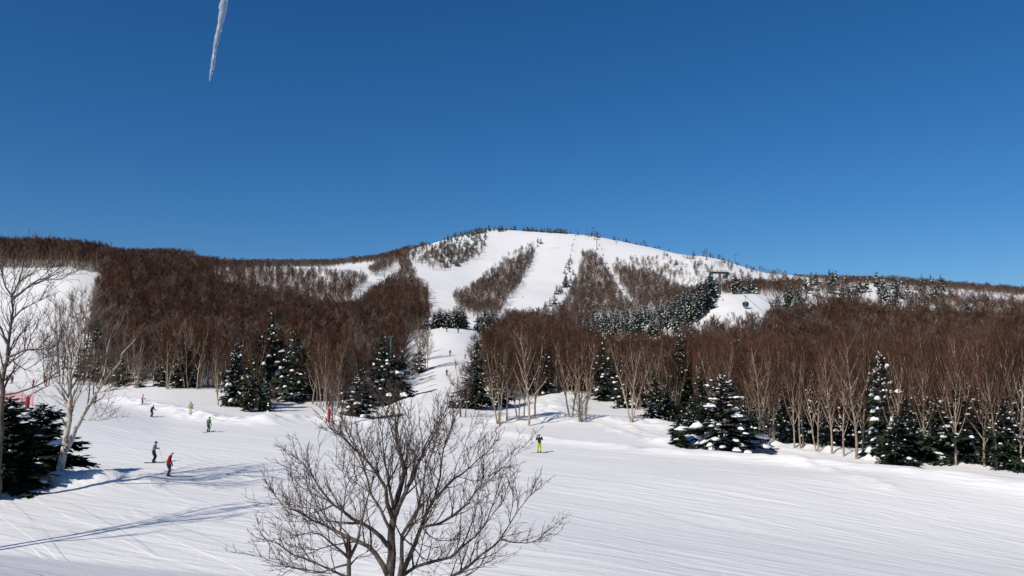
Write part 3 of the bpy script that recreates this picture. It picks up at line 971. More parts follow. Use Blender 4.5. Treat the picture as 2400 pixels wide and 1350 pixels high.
for i in range(1):
    a = spruce(280 + i, 10.0, 2.3, whorl=0.38, per=8, kites=15, snow=0.1, snow_size=0.8)
    OLIVE.append(tuple(m.mesh(n, [MAT[k]], n == 'snow_load') for m, n, k in zip(a, ('trunk', 'crown', 'snow_load'), ('spruce_bark', 'needles_olive', 'tree_snow'))))
for (pos, H, wide, label, group, olive, proto) in spr[:SPR_KEEP]:
    Y = pos.y
    if group == 'spruces of the dense belt':
        pcx = 1200 + FPX * CP * pos.x / Y
        tail = 'under the upper lift' if pcx < 1460 else 'under the grey upper thickets' if pcx < 1560 else 'beside the gondola slope' if pcx > 1610 else 'between the lift cutting and gondola slope'
        label = '%s spruce in the dense dark belt %s' % ('tall snow-dusted' if H > 10 else 'short snow-dusted', tail)
        group = 'belt spruces ' + tail
    lst = SPRUCE_NEAR if Y < 150 else SPRUCE_MID if Y < 480 else SPRUCE_FAR
    if olive:
        lst = OLIVE
    if proto == 'dark':
        lst = DARK
    if proto == 'laden':
        lst = LADEN
    k = H / 10.0
    place_spruce(random.choice(lst), pos - Vector((0, 0, 0.05)), (k * wide, k * wide, k), random.random() * 6.28, label, group)


def forest_stuff(name, protos, items, label, cat):
    """a wood that reads as one mass: trees set on the points of one object by its own geometry nodes"""
    V, F, M, tagv = [], [], [], []
    mats = []
    for k, parts in enumerate(protos):
        for mb, mat in parts:
            if mat not in mats:
                mats.append(mat)
            o = len(V)
            V.extend([tuple(v) for v in mb.V])
            F.extend([tuple(i + o for i in f) for f in mb.F])
            M.extend([mats.index(mat)] * len(mb.F))
            tagv.extend([k] * len(mb.V))
    nv = len(V)
    n = len(items)
    V.extend([tuple(it[0]) for it in items])
    me = bpy.data.meshes.new(name)
    me.from_pydata(V, [], F)
    for m in mats:
        me.materials.append(m)
    me.polygons.foreach_set('material_index', np.array(M, dtype=np.int32))
    pr = me.attributes.new('proto', 'INT', 'POINT')
    pr.data.foreach_set('value', np.concatenate([np.array(tagv), -np.ones(n)]).astype(np.int32))
    pk = me.attributes.new('pick', 'INT', 'POINT')
    pk.data.foreach_set('value', np.concatenate([np.zeros(nv), np.array([it[3] for it in items])]).astype(np.int32))
    rt = me.attributes.new('turn', 'FLOAT_VECTOR', 'POINT')
    rt.data.foreach_set('vector', np.concatenate([np.zeros((nv, 3)), np.array([[it[4], it[5], it[2]] for it in items])]).ravel().astype(np.float32))
    sc = me.attributes.new('size', 'FLOAT_VECTOR', 'POINT')
    sc.data.foreach_set('vector', np.concatenate([np.ones((nv, 3)), np.array([it[1] for it in items])]).ravel().astype(np.float32))
    me.update()
    o = link(name, me)
    ng = bpy.data.node_groups.new(name, 'GeometryNodeTree')
    ng.interface.new_socket('Geometry', in_out='INPUT', socket_type='NodeSocketGeometry')
    ng.interface.new_socket('Geometry', in_out='OUTPUT', socket_type='NodeSocketGeometry')
    gi, go = ng.nodes.new('NodeGroupInput'), ng.nodes.new('NodeGroupOutput')

    def attr(nm, ty):
        a = ng.nodes.new('GeometryNodeInputNamedAttribute')
        a.data_type = ty
        a.inputs['Name'].default_value = nm
        return a.outputs['Attribute']
    A = attr('proto', 'INT')
    join = ng.nodes.new('GeometryNodeJoinGeometry')

    def sep(k):
        c = ng.nodes.new('FunctionNodeCompare')
        c.data_type = 'INT'
        c.operation = 'EQUAL'
        ng.links.new(A, c.inputs[2])
        c.inputs[3].default_value = k
        s = ng.nodes.new('GeometryNodeSeparateGeometry')
        s.domain = 'POINT'
        ng.links.new(gi.outputs[0], s.inputs['Geometry'])
        ng.links.new(c.outputs[0], s.inputs['Selection'])
        return s.outputs['Selection']
    for k in range(len(protos)):
        g2i = ng.nodes.new('GeometryNodeGeometryToInstance')
        ng.links.new(sep(k), g2i.inputs[0])
        ng.links.new(g2i.outputs[0], join.inputs[0])
    iop = ng.nodes.new('GeometryNodeInstanceOnPoints')
    ng.links.new(sep(-1), iop.inputs['Points'])
    ng.links.new(join.outputs[0], iop.inputs['Instance'])
    iop.inputs['Pick Instance'].default_value = True
    ng.links.new(attr('pick', 'INT'), iop.inputs['Instance Index'])
    e2r = ng.nodes.new('FunctionNodeEulerToRotation')
    ng.links.new(attr('turn', 'FLOAT_VECTOR'), e2r.inputs[0])
    ng.links.new(e2r.outputs[0], iop.inputs['Rotation'])
    ng.links.new(attr('size', 'FLOAT_VECTOR'), iop.inputs['Scale'])
    ng.links.new(iop.outputs[0], go.inputs[0])
    md = o.modifiers.new('trees', 'NODES')
    md.node_group = ng
    tag(o, label, cat, kind='stuff')
    return o


rest = spr[SPR_KEEP:]
print('spruces', len(spr), 'bare', len(bare))
if rest:
    protos = []
    for i in range(4):
        a = spruce(290 + i, 10.0, [2.7, 3.1, 2.5, 2.9][i], whorl=0.8, per=8, kites=7, snow=[.2, .3, .15, .25][i], snow_size=1.3, sides=3, fat=2.8)
        protos.append([(m, MAT[k]) for m, k in zip(a, ('spruce_bark', 'needles', 'tree_snow'))])
    items = [(p - Vector((0, 0, 0.05)), (H / 10 * w, H / 10 * w, H / 10), random.random() * 6.28, random.randrange(4), 0, 0) for (p, H, w, *_r) in rest]
    forest_stuff('spruce_forest', protos, items, 'faint dark spruces too far off to tell apart on the mountain', 'forest')

bare.sort(key=lambda b: -b[3] / b[1])
BARE_KEEP = 270
STEMS = ['single-trunked', 'two-stemmed', 'three-stemmed', 'single-trunked', 'two-stemmed', 'single-trunked', 'three-stemmed', 'two-stemmed', 'single-trunked', 'four-stemmed']
WHERE_R = [(1180, 'beside the corner spruces of the right wood'), (1290, 'behind the tan birch clump'), (1400, 'behind the snowy clearing'), (1560, 'behind the vase-shaped birch'), (1700, 'behind the broad snow-laden spruce'),
           (1800, 'behind the crooked pale birch'), (1900, 'behind the thin double birch'), (1990, 'behind the snow-patched spruce'), (2060, 'behind the leaning tan birch'), (2130, 'behind the tallest snow-loaded spruce'),
           (2210, 'behind the wide dark spruce'), (2290, 'behind the three-stemmed birch of the fringe'), (2370, 'behind the snow-splashed spruce'), (9999, 'beyond the end of the birch fringe')]
WHERE_L = [(400, 'behind the snowy spruce pair'), (600, 'behind the solitary pale birch'), (760, 'beside the tallest spruce of the left wood'), (9999, 'near the green lift post')]
for (x, y, z, H, zone, kd) in bare[:BARE_KEEP]:
    k = H / 12.0
    j = random.randrange(len(BARE_NEAR))
    pcx = 1200 + FPX * CP * x / y
    where = next(w for lim, w in (WHERE_L if zone == 'left' else WHERE_R) if pcx < lim)
    place_bare(BARE_NEAR[j], Vector((x, y, z)), (k * random.uniform(.85, 1.1), k * random.uniform(.85, 1.1), k), random.random() * 6.28,
               'leafless %s birch %s' % (STEMS[j], where), 'bare trees ' + where)
protos = []
for i in range(8):
    stn = [1, 2, 1, 3, 1, 2, 1, 2][i]
    T, C = bare_tree(160 + i, 12.0, stn, limbs=[8, 8, 9, 8, 7, 9, 8, 8][i], subs=5, twigs=[9, 8, 9, 8][i % 4], tw=0.03, tl=(0.6, 1.4), sides=4, spread=[1, .9, .8, 1.1][i % 4], seg=4)
    protos.append([(T, MAT['bark_tan']), (C, MAT['twig_brown'])])
for i in range(3):
    T, C = bare_tree(180 + i, 12.0, 2, limbs=7, subs=4, twigs=7, tw=0.045, tl=(0.7, 1.6), sides=3, seg=4, spread=1.1)
    protos.append([(T, MAT['twig_grey']), (C, MAT['twig_grey'])])
items = []
for (x, y, z, H, zone, kd) in bare[BARE_KEEP:]:
    k = H / 12.0
    w = k * random.uniform(0.85, 1.2) * (1.5 if zone == 'mountain' else 1.15)
    items.append((Vector((x, y, z)), (w, w, k), random.random() * 6.28, random.randrange(8) if kd == 0 else 8 + random.randrange(3), random.uniform(-.05, .05), random.uniform(-.05, .05)))
forest_stuff('birch_forest', protos, items, 'mass of leafless red-brown forest covering the hillsides behind the front rows', 'forest')

# ------------------------------------------------------------------ trees with limbs of their own
def smooth_path(pts, step):
    out = []
    P4 = [pts[0]] + list(pts) + [pts[-1]]
    for i in range(1, len(P4) - 2):
        p0, p1, p2, p3 = P4[i - 1], P4[i], P4[i + 1], P4[i + 2]
        n = max(1, int((p2 - p1).length / step))
        for k in range(n):
            t = k / n
            out.append(0.5 * ((2 * p1) + (p2 - p0) * t + (2 * p0 - 5 * p1 + 4 * p2 - p3) * t * t + (3 * p1 - p0 - 3 * p2 + p3) * t ** 3))
    out.append(pts[-1])
    return out


def limb_tree(name, label, foot, limbs, Y, bark, twig, seed, size=1.0, gap=0.2, l1=(0.5, 1.3), tw=0.0045, dense=1.0, up=0.35, group=None, wob=0.02, thin=1.0, long=0.16):
    """limbs: list of (part name, [(px,py)...], start radius, end radius, depth at the tip, first share that bears branches)"""
    random.seed(seed)
    e = empty(name, foot)
    crown = MB()
    foot = Vector(foot)
    for (part, pp, r0, r1, dz, bare_to) in limbs:
        n = len(pp)
        raw = [P(a, b, Y + dz * (i / max(1, n - 1)) ** 1.2) - foot if not isinstance(a, Vector) else a for i, (a, b) in enumerate(pp)]
        pts = smooth_path(raw, 0.22 * size)
        m = len(pts)
        for i in range(1, m - 1):
            pts[i] = pts[i] + rv(wob * size)
        rad = [thin * (r0 + (r1 - r0) * (i / (m - 1)) ** 0.8) for i in range(m)]
        mb = MB()
        mb.tube(pts, rad, 8 if r0 > 0.05 * size else 6)
        link(part, mb.mesh(part, [bark], True), e)
        acc = 0.0
        for i in range(1, m):
            acc += (pts[i] - pts[i - 1]).length
            f = i / (m - 1)
            if f < bare_to:
                acc = 0
                continue
            while acc > gap * size:
                acc -= gap * size
                tan = (pts[i] - pts[i - 1]).normalized()
                if random.random() < long and f < 0.9:
                    # a long side branch with branches of its own
                    d = (tan + rv(1).normalized() * 0.8 + Vector((0, 0, up))).normalized()
                    LL = random.uniform(0.9, 1.6) * size
                    q = pts[i].copy()
                    bp, br = [q], [max(rad[i] * 0.5, tw * 2.5)]
                    for j in range(8):
                        q = q + d * (LL / 8)
                        d = (d + rv(0.16) + Vector((0, 0, 0.05))).normalized()
                        bp.append(q.copy())
                        br.append(max(tw, br[0] * (1 - 0.8 * (j + 1) / 8)))
                        if j > 0:
                            sub(crown, q, d, random.uniform(0.4, 0.8) * size, tw * 1.7, tw, dense, up, size)
                    crown.tube(bp, br, 5, cap=False)
                    continue
                sub(crown, pts[i] - tan * random.uniform(0, 0.2), tan, random.uniform(*l1) * size * (0.75 + 0.5 * math.sin(f * 3.0)), max(rad[i] * 0.5, tw * 1.6), tw, dense, up, size)
        for k in range(3):
            sub(crown, pts[-1], (pts[-1] - pts[-2]).normalized(), random.uniform(*l1) * size * 0.6, r1, tw, dense, up, size, 0.35)
    c = link('crown', crown.mesh('crown', [twig]), e)
    c['kind'] = 'stuff'
    return tag(e, label, 'tree', group)


def sub(mb, p, tan, L, r, tw, dense, up, size, spread=0.95):
    d = (tan + rv(1).normalized() * spread + Vector((0, 0, up))).normalized()
    n = max(3, int(L / (0.16 * size)))
    pts, rad = [p], [r]
    q = p.copy()
    for i in range(n):
        q = q + d * (L / n)
        d = (d + Vector((0, 0, 0.10)) + rv(0.2)).normalized()
        pts.append(q.copy())
        rad.append(max(tw * 0.8, r * (1 - 0.85 * (i + 1) / n)))
    mb.tube(pts, rad, 4, cap=False)
    for i in range(1, n + 1):
        t0 = (pts[i] - pts[i - 1]).normalized()
        k = 2 if random.random() < 0.5 * dense else 1
        for _ in range(k):
            d2 = (t0 + rv(1).normalized() * 0.85 + Vector((0, 0, up * 0.7))).normalized()
            l2 = L * random.uniform(0.22, 0.42) * (1.2 - 0.5 * i / n)
            m1 = pts[i] + d2 * l2 * 0.5
            d3 = (d2 + rv(0.35) + Vector((0, 0, 0.15))).normalized()
            m2 = m1 + d3 * l2 * 0.5
            mb.tube([pts[i], m1, m2], [tw * 1.3, tw, tw * 0.6], 3, cap=False)
            for j in range(int(1 + 2.4 * dense * random.random())):
                a = pts[i].lerp(m1, random.random()) if random.random() < 0.4 else m1.lerp(m2, random.random())
                mb.spike(a, a + (d3 + rv(0.8)).normalized() * l2 * random.uniform(0.3, 0.6), tw * 0.8)


def Z(pts):          # limb outlines measured on an enlargement of the foreground tree
    return [(560 + a / 2.8725, 880 + b / 2.8725) for a, b in pts]


YT = 18.0
fx = P(922, 1400, YT).x
foot = Vector((fx, YT, hz(fx, YT) - 0.05))
root_px = proj(foot.x, foot.y, foot.z)
B0 = [(922, min(root_px[1], 1600)), (921, 1470)]
T_ = 'limb'
limbs = [
    ('trunk', B0 + [(921, 1400)] + Z([(1012, 1350), (1025, 1200), (1030, 1050), (1045, 940), (1075, 780), (1110, 640), (1090, 540), (1055, 400), (1045, 230), (1040, 190)]), 0.24, 0.012, 0.4, 0.62),
    (T_, Z([(1035, 960), (1000, 850), (985, 760), (920, 650), (860, 560), (760, 480), (690, 400), (640, 380)]), 0.085, 0.01, -0.7, 0.15),
    (T_, Z([(1055, 940), (1150, 720), (1205, 600), (1250, 480), (1330, 330), (1390, 240)]), 0.09, 0.01, 0.9, 0.15),
    (T_, Z([(1030, 1060), (950, 900), (890, 800), (860, 700), (800, 520), (750, 420), (730, 380)]), 0.06, 0.009, 0.6, 0.2),
    (T_, Z([(1040, 900), (1015, 760), (985, 600), (960, 430), (950, 330)]), 0.06, 0.009, -0.5, 0.15),
    (T_, Z([(1005, 1150), (900, 1030), (760, 960), (640, 870), (540, 760), (470, 640), (400, 570)]), 0.085, 0.01, -0.9, 0.2),
    (T_, Z([(995, 1330), (920, 1200), (800, 1120), (640, 1040), (510, 980), (400, 920), (300, 880), (235, 790)]), 0.10, 0.01, 0.7, 0.22),
    (T_, [(918, 1440)] + Z([(850, 1410), (700, 1340), (600, 1300), (480, 1250), (370, 1200), (270, 1130), (190, 1110)]), 0.085, 0.009, -0.6, 0.35),
    (T_, [(925, 1440)] + Z([(1085, 1350), (1095, 1200), (1100, 1080), (1140, 1000), (1200, 900), (1235, 760), (1260, 640), (1300, 520), (1330, 430)]), 0.115, 0.01, -1.1, 0.4),
    (T_, [(925, 1430)] + Z([(1105, 1330), (1180, 1140), (1230, 1010), (1270, 920), (1310, 840), (1350, 680), (1372, 500), (1420, 370)]), 0.115, 0.01, 0.3, 0.4),
    (T_, Z([(1300, 850), (1400, 740), (1500, 660), (1620, 560), (1710, 470)]), 0.055, 0.008, 0.8, 0.1),
    (T_, Z([(1225, 1020), (1340, 1000), (1440, 950), (1540, 860), (1600, 780), (1680, 690)]), 0.05, 0.008, -0.8, 0.1),
    (T_, [(925, 1425)] + Z([(1110, 1340), (1190, 1290), (1290, 1250), (1420, 1220), (1500, 1160), (1600, 1080), (1660, 990), (1710, 870), (1740, 780)]), 0.09, 0.009, 0.6, 0.25),
    (T_, [(926, 1480), (1000, 1420)] + Z([(1450, 1350), (1530, 1300), (1640, 1200), (1760, 1110), (1830, 1000), (1890, 900), (1960, 810)]), 0.10, 0.009, -0.8, 0.3),
    (T_, Z([(1240, 1030), (1290, 1090), (1350, 1110), (1430, 1110)]), 0.03, 0.007, -0.5, 0.1),
    (T_, Z([(1100, 1090), (1170, 1150), (1240, 1230), (1330, 1240)]), 0.03, 0.007, 0.9, 0.2),
    (T_, Z([(1770, 1105), (1850, 1120), (1940, 1130), (2010, 1110)]), 0.03, 0.006, 0.3, 0.1),
    (T_, Z([(640, 870), (560, 900), (480, 930), (400, 950)]), 0.03, 0.006, 0.3, 0.2),
]
limb_tree('bare_tree', 'big leafless dark tree with spreading crown standing in front of the slopes', foot, limbs, YT, MAT['hero_bark'], MAT['hero_twig'], 31, size=1.0, gap=0.14, l1=(0.5, 1.1), tw=0.0040, dense=1.4, thin=0.68, long=0.24, up=0.28)
YS = 16.5
fx = P(816, 1400, YS).x
foot2 = Vector((fx, YS, hz(fx, YS) - 0.05))
r2 = proj(foot2.x, foot2.y, foot2.z)
limbs = [
    ('trunk', [(816, r2[1]), (816, 1450)] + Z([(735, 1350), (740, 1220)]), 0.10, 0.062, 0.0, 2.0),
    (T_, Z([(740, 1240), (800, 1130), (825, 1000), (850, 880), (880, 790), (900, 700)]), 0.055, 0.008, 0.5, 0.2),
    (T_, Z([(738, 1230), (690, 1190), (620, 1120), (560, 1070), (480, 1060), (400, 1080)]), 0.045, 0.007, -0.5, 0.2),
    (T_, Z([(740, 1200), (690, 1050), (700, 900), (720, 760), (700, 640)]), 0.04, 0.007, 0.3, 0.3),
    (T_, Z([(738, 1270), (680, 1290), (560, 1330), (420, 1300), (330, 1290)]), 0.035, 0.006, -0.3, 0.3),
    (T_, Z([(745, 1280), (790, 1230), (860, 1190)]), 0.03, 0.006, 0.3, 0.2),
]
limb_tree('bare_tree', 'small leafless tree growing close beside the big dark tree', foot2, limbs, YS, MAT['hero_bark'], MAT['hero_twig'], 32, size=0.9, gap=0.16, l1=(0.45, 0.95), tw=0.004, dense=1.2, thin=0.7, long=0.2, up=0.28)


def Z1(pts):
    return [(a / 3.97, 540 + b / 3.97) for a, b in pts]


def Z2(pts):
    return [(a / 3.97, 840 + b / 3.97) for a, b in pts]


YB = 59.0
foot3 = stand(136, YB) - Vector((0, 0, 0.1))
limbs = [
    ('trunk', Z2([(535, 1190), (570, 980), (600, 840), (622, 700), (650, 500), (652, 300), (650, 120), (655, 0)]) + Z1([(640, 1120), (600, 960), (560, 800)]), 0.34, 0.03, 1.0, 0.35),
    (T_, Z2([(610, 860), (680, 720), (760, 540), (850, 400), (920, 290), (1030, 130), (1130, 20)]) + Z1([(1130, 1150), (1260, 1010)]), 0.22, 0.025, -1.5, 0.3),
    (T_, Z2([(905, 310), (1060, 290), (1200, 240), (1290, 200)]), 0.07, 0.02, -1.0, 0.1),
    (T_, Z2([(920, 290), (960, 150), (990, 20)]) + Z1([(1000, 1100), (1030, 980)]), 0.08, 0.02, 1.0, 0.1),
    (T_, Z2([(650, 510), (590, 380), (570, 240), (520, 100)]), 0.09, 0.02, 1.5, 0.15),
    (T_, Z2([(660, 480), (740, 320), (800, 180), (830, 60)]), 0.07, 0.02, 1.5, 0.15),
    (T_, Z2([(650, 300), (600, 160), (450, 250), (300, 330), (180, 420), (80, 520)]), 0.07, 0.02, -2.0, 0.2),
    (T_, Z2([(740, 560), (830, 580), (940, 560), (1010, 540)]), 0.04, 0.012, -1.0, 0.2),
    (T_, Z2([(655, 120), (700, 20)]) + Z1([(740, 1050), (760, 900), (750, 780)]), 0.07, 0.02, 0.5, 0.2),
]
limb_tree('birch_tree', 'leaning white birch forking low beside the broad dark spruce', foot3, limbs, YB, MAT['bark_white'], MAT['twig_grey'], 33, size=2.3, gap=0.16, l1=(0.4, 1.0), tw=0.009, dense=1.1, wob=0.02)
YL = 52.0
foot4 = stand(-8, YL) - Vector((0, 0, 0.1))
rl = proj(foot4.x, foot4.y, foot4.z)
limbs = [
    ('trunk', [(-8, rl[1]), (-2, 1060), (4, 960)] + Z1([(30, 1350), (75, 1130), (112, 820), (112, 620), (175, 480), (212, 360), (230, 250), (240, 200)]), 0.30, 0.03, 1.5, 0.4),
    (T_, Z1([(112, 640), (200, 580), (300, 500), (420, 440), (520, 380)]), 0.11, 0.02, -1.5, 0.15),
    (T_, Z1([(60, 1190), (150, 1150), (230, 1110), (340, 1105), (460, 1100), (540, 1040)]), 0.10, 0.02, -1.5, 0.2),
    (T_, Z1([(110, 830), (200, 740), (300, 690), (380, 650)]), 0.08, 0.02, 1.5, 0.2),
    (T_, Z1([(120, 620), (60, 540), (20, 430), (-40, 330)]), 0.10, 0.02, 1.5, 0.15),
    (T_, Z1([(80, 1050), (10, 920), (-60, 800), (-100, 650)]), 0.10, 0.02, -1.5, 0.2),
    (T_, Z1([(180, 480), (260, 420), (340, 380), (420, 360)]), 0.06, 0.015, 1.0, 0.15),
    (T_, Z2([(20, 60), (120, 10)]) + Z1([(240, 1120), (330, 900), (400, 790)]), 0.07, 0.015, 2.0, 0.2),
    (T_, [(0, 930), (60, 915), (120, 885), (150, 860), (210, 870), (250, 850)], 0.08, 0.015, 2.0, 0.25),
    (T_, Z1([(100, 1200), (230, 1300), (330, 1250), (420, 1180)]), 0.06, 0.015, 1.0, 0.2),
]
limb_tree('bare_tree', 'tall dark leafless tree rising over the nursery run behind the broad dark spruce', foot4, limbs, YL, MAT['hero_bark'], MAT['hero_twig'], 34, size=2.2, gap=0.15, l1=(0.45, 1.1), tw=0.010, dense=1.1, wob=0.03, thin=0.85)
# the tree whose shadow lies across the near snow stands just beyond the left edge of the picture
foot5 = Vector((-28.6, 34.6, hz(-28.6, 34.6) - 0.1))
random.seed(77)
T, C = bare_tree(77, 17.0, 2, limbs=11, subs=7, twigs=9, tw=0.012, tl=(0.5, 1.1), low=0.42, spread=1.0, sides=7)
e = empty('bare_tree', foot5, 0.6)
link('trunk', T.mesh('trunk', [MAT['hero_bark']], True), e)
c = link('crown', C.mesh('crown', [MAT['hero_twig']]), e)
tag(e, 'tall leafless tree casting the long branching shadow on the near snow', 'tree')

# ------------------------------------------------------------------ birches one can tell apart along the wood edges
EDGE = [
    # px, py base, py top, prototype, width, label
    (1168, 994, 800, 2, 1.0, 'leaning many-stemmed birch at the left of the tan clump'),
    (1188, 986, 790, 0, 0.8, 'straight birch stem second from the left in the tan clump'),
    (1214, 984, 800, 1, 0.9, 'twin-stemmed birch in the middle of the tan clump'),
    (1228, 978, 810, 5, 0.8, 'slim pale birch at the back of the tan clump'),
    (1240, 998, 775, 3, 1.0, 'tall thick birch at the right front of the tan clump'),
    (1254, 980, 800, 8, 0.9, 'thin birch just behind the tall thick birch of the clump'),
    (1340, 978, 780, 4, 1.0, 'straight-trunked birch in the snowy clearing'),
    (1367, 988, 770, 7, 1.1, 'forked birch beside the low dark shrub tree of the clearing'),
    (1480, 990, 790, 9, 1.0, 'wide vase-shaped birch right of the clearing'),
    (1533, 975, 800, 1, 0.9, 'birch rising behind the snow-capped spruce bush'),
    (1790, 1050, 800, 7, 1.15, 'crooked pale birch with a stout leaning foot'),
    (1812, 1036, 830, 0, 0.8, 'slim birch right behind the crooked pale birch'),
    (1843, 1020, 820, 3, 0.8, 'tall straight birch between shaded spruces'),
    (1880, 1050, 820, 1, 0.8, 'thin double birch left of the snow-patched spruce'),
    (1917, 1058, 830, 4, 0.75, 'slender birch in front of the snow-patched spruce'),
    (2008, 1076, 800, 8, 0.95, 'leaning tan birch at the slope edge with a bare lower trunk'),
    (2022, 1066, 830, 5, 0.8, 'companion birch close behind the leaning tan birch'),
    (2078, 1060, 840, 0, 0.8, 'thin birch beside the tallest snow-loaded spruce'),
    (2140, 1060, 850, 4, 0.9, 'slanting birch over the wide dark spruce'),
    (2200, 1050, 840, 8, 0.8, 'birch behind the broad dark spruce with snow pads'),
    (2262, 1075, 850, 2, 0.8, 'three-stemmed birch between dark spruces at the slope edge'),
    (2308, 1094, 850, 3, 0.85, 'straight slim birch near the end of the birch fringe'),
    (2370, 1085, 840, 1, 0.85, 'last slim birch of the fringe beside the snow-splashed spruce'),
    (1757, 1046, 820, 5, 0.7, 'thin leaning birch beside the low dark spruce of the right wood'),
    (1862, 1050, 830, 0, 0.7, 'thin birch in front of the spruce tucked between slim stems'),
    (1950, 1064, 830, 8, 0.75, 'slim birch directly before the snow-patched spruce'),
    (1978, 1070, 840, 3, 0.7, 'thin birch just left of the leaning tan birch'),
    (2100, 1084, 850, 5, 0.75, 'slim birch in front of the bushy low spruce'),
    (2168, 1084, 860, 8, 0.75, 'slim birch before the dark spruce squeezed at the fringe'),
    (2240, 1092, 850, 0, 0.75, 'pale thin birch in front of the broad dark spruce'),
    (2335, 1100, 850, 7, 0.75, 'forked thin birch before the snow-splashed spruce'),
    (2395, 1104, 850, 3, 0.75, 'thin birch before the dark spruce ending the fringe'),
    (513, 950, 800, 4, 0.85, 'solitary pale birch at the front of the left wood'),
    (542, 945, 830, 0, 0.7, 'thin birch by the white-flecked spruces of the left wood'),
    (747, 938, 790, 3, 0.8, 'straight birch in front of the left wood near the red marker post'),
    (790, 925, 780, 1, 0.9, 'forked white birch in front of the green lift post'),
    (820, 930, 810, 5, 0.9, 'birch beside the broad snow-laden spruce of the left wood'),
    (360, 905, 800, 8, 0.8, 'slim birch rising behind the shorter spruce of the snowy pair'),
    (320, 910, 780, 2, 0.9, 'spreading birch at the corner of the left wood'),
    (470, 910, 790, 7, 0.9, 'pale-stemmed birch right of the snowy spruce pair'),
    (690, 915, 810, 0, 0.8, 'bare birch beneath the snow-flecked spruce of the left wood'),
    (1000, 870, 770, 2, 1.0, 'loose bare birch leaning over the narrow run'),
    (990, 850, 760, 6, 1.0, 'twiggy bare birch at the left edge of the narrow run'),
]
random.seed(12)
for (a, b, c_, k, w, lab) in EDGE:
    p = hit(a, b, 45)
    H = (b - c_) / FPX * p.y * 1.03
    kk = H / 12.0
    place_bare(BARE_NEAR[k], p, (kk * w * 1.05, kk * w * 1.05, kk), random.random() * 6.28, lab, None)
DARKS = [
    (1082, 978, 855, 0, 1.15, 'dark bare shrub tree at the mouth of the narrow run'),
    (1363, 989, 920, 1, 1.6, 'low dark spreading shrub tree in the snowy clearing'),
    (640, 964, 895, 2, 1.0, 'small dark leafless tree beside the slim small spruce'),
    (780, 1000, 880, 1, 0.5, 'thin white-barked sapling next to the red marker post'),
    (150, 900, 700, 0, 0.9, 'grey twiggy sapling on the lower nursery run'),
    (185, 895, 690, 1, 0.9, 'taller grey twiggy sapling on the lower nursery run'),
    (215, 880, 700, 2, 0.9, 'grey sapling near the tall snow-flecked spruce of the nursery run'),
    (110, 905, 760, 2, 0.9, 'grey sapling left of the other nursery run saplings'),
    (505, 920, 880, 0, 0.9, 'tiny grey sapling in front of the left wood'),
    (250, 905, 820, 1, 0.9, 'grey bush beside the dark olive spruce corner'),
    (970, 890, 830, 2, 1.2, 'grey bush at the left foot of the narrow run'),
]
for (a, b, c_, k, w, lab) in DARKS:
    p = hit(a, b, 45)
    H = (b - c_) / FPX * p.y
    kk = H / 5.0
    place_bare(BARE_SHRUB[k], p, (kk * w, kk * w, kk), random.random() * 6.28, lab, None, name='bare_tree')

# ------------------------------------------------------------------ people on skis
SKIN = flat_mat('skin', (0.50, 0.32, 0.23), 0.6)
BLACKM = flat_mat('black_plastic', (0.02, 0.02, 0.023), 0.5)
WHITEP = flat_mat('white_plastic', (0.75, 0.75, 0.74), 0.4)
STEEL = flat_mat('pole_metal', (0.35, 0.36, 0.38), 0.4, 0.5, 0.6)
_cloth = {}


def cloth(c):
    if c not in _cloth:
        _cloth[c] = noise_mat('cloth_%d' % len(_cloth), tuple(v * 0.75 for v in c), tuple(min(1, v * 1.2) for v in c), 14, 0.85, 0.15, bump=0.3)
    return _cloth[c]


def skin_body(J, E, root, mats, region):
    me = bpy.data.meshes.new('body')
    names = list(J)
    me.from_pydata([J[n][0] for n in names], [(names.index(a), names.index(b)) for a, b in E], [])
    o = bpy.data.objects.new('body_tmp', me)
    COL.objects.link(o)
    md = o.modifiers.new('skin', 'SKIN')
    md.use_smooth_shade = True
    for i, n in enumerate(names):
        sv = me.skin_vertices[0].data[i]
        r = J[n][1]
        sv.radius = r if isinstance(r, tuple) else (r, r)
        sv.use_root = (n == root)
    ss = o.modifiers.new('sub', 'SUBSURF')
    ss.levels = 1
    ss.render_levels = 1
    dg = bpy.context.evaluated_depsgraph_get()
    out = bpy.data.meshes.new_from_object(o.evaluated_get(dg))
    out.name = 'body'
    bpy.data.objects.remove(o)
    out.materials.clear()
    for m in mats:
        out.materials.append(m)
    segs = [(Vector(J[a][0]), Vector(J[b][0]), region[(a, b)]) for a, b in E]
    for p in out.polygons:
        c = p.center
        best, bi = 1e9, 0
        for a, b, k in segs:
            ab = b - a
            t = max(0, min(1, (c - a).dot(ab) / max(ab.length_squared, 1e-9)))
            d = (c - a - ab * t).length
            if d < best:
                best, bi = d, k
        p.material_index = bi
        p.use_smooth = True
    return out


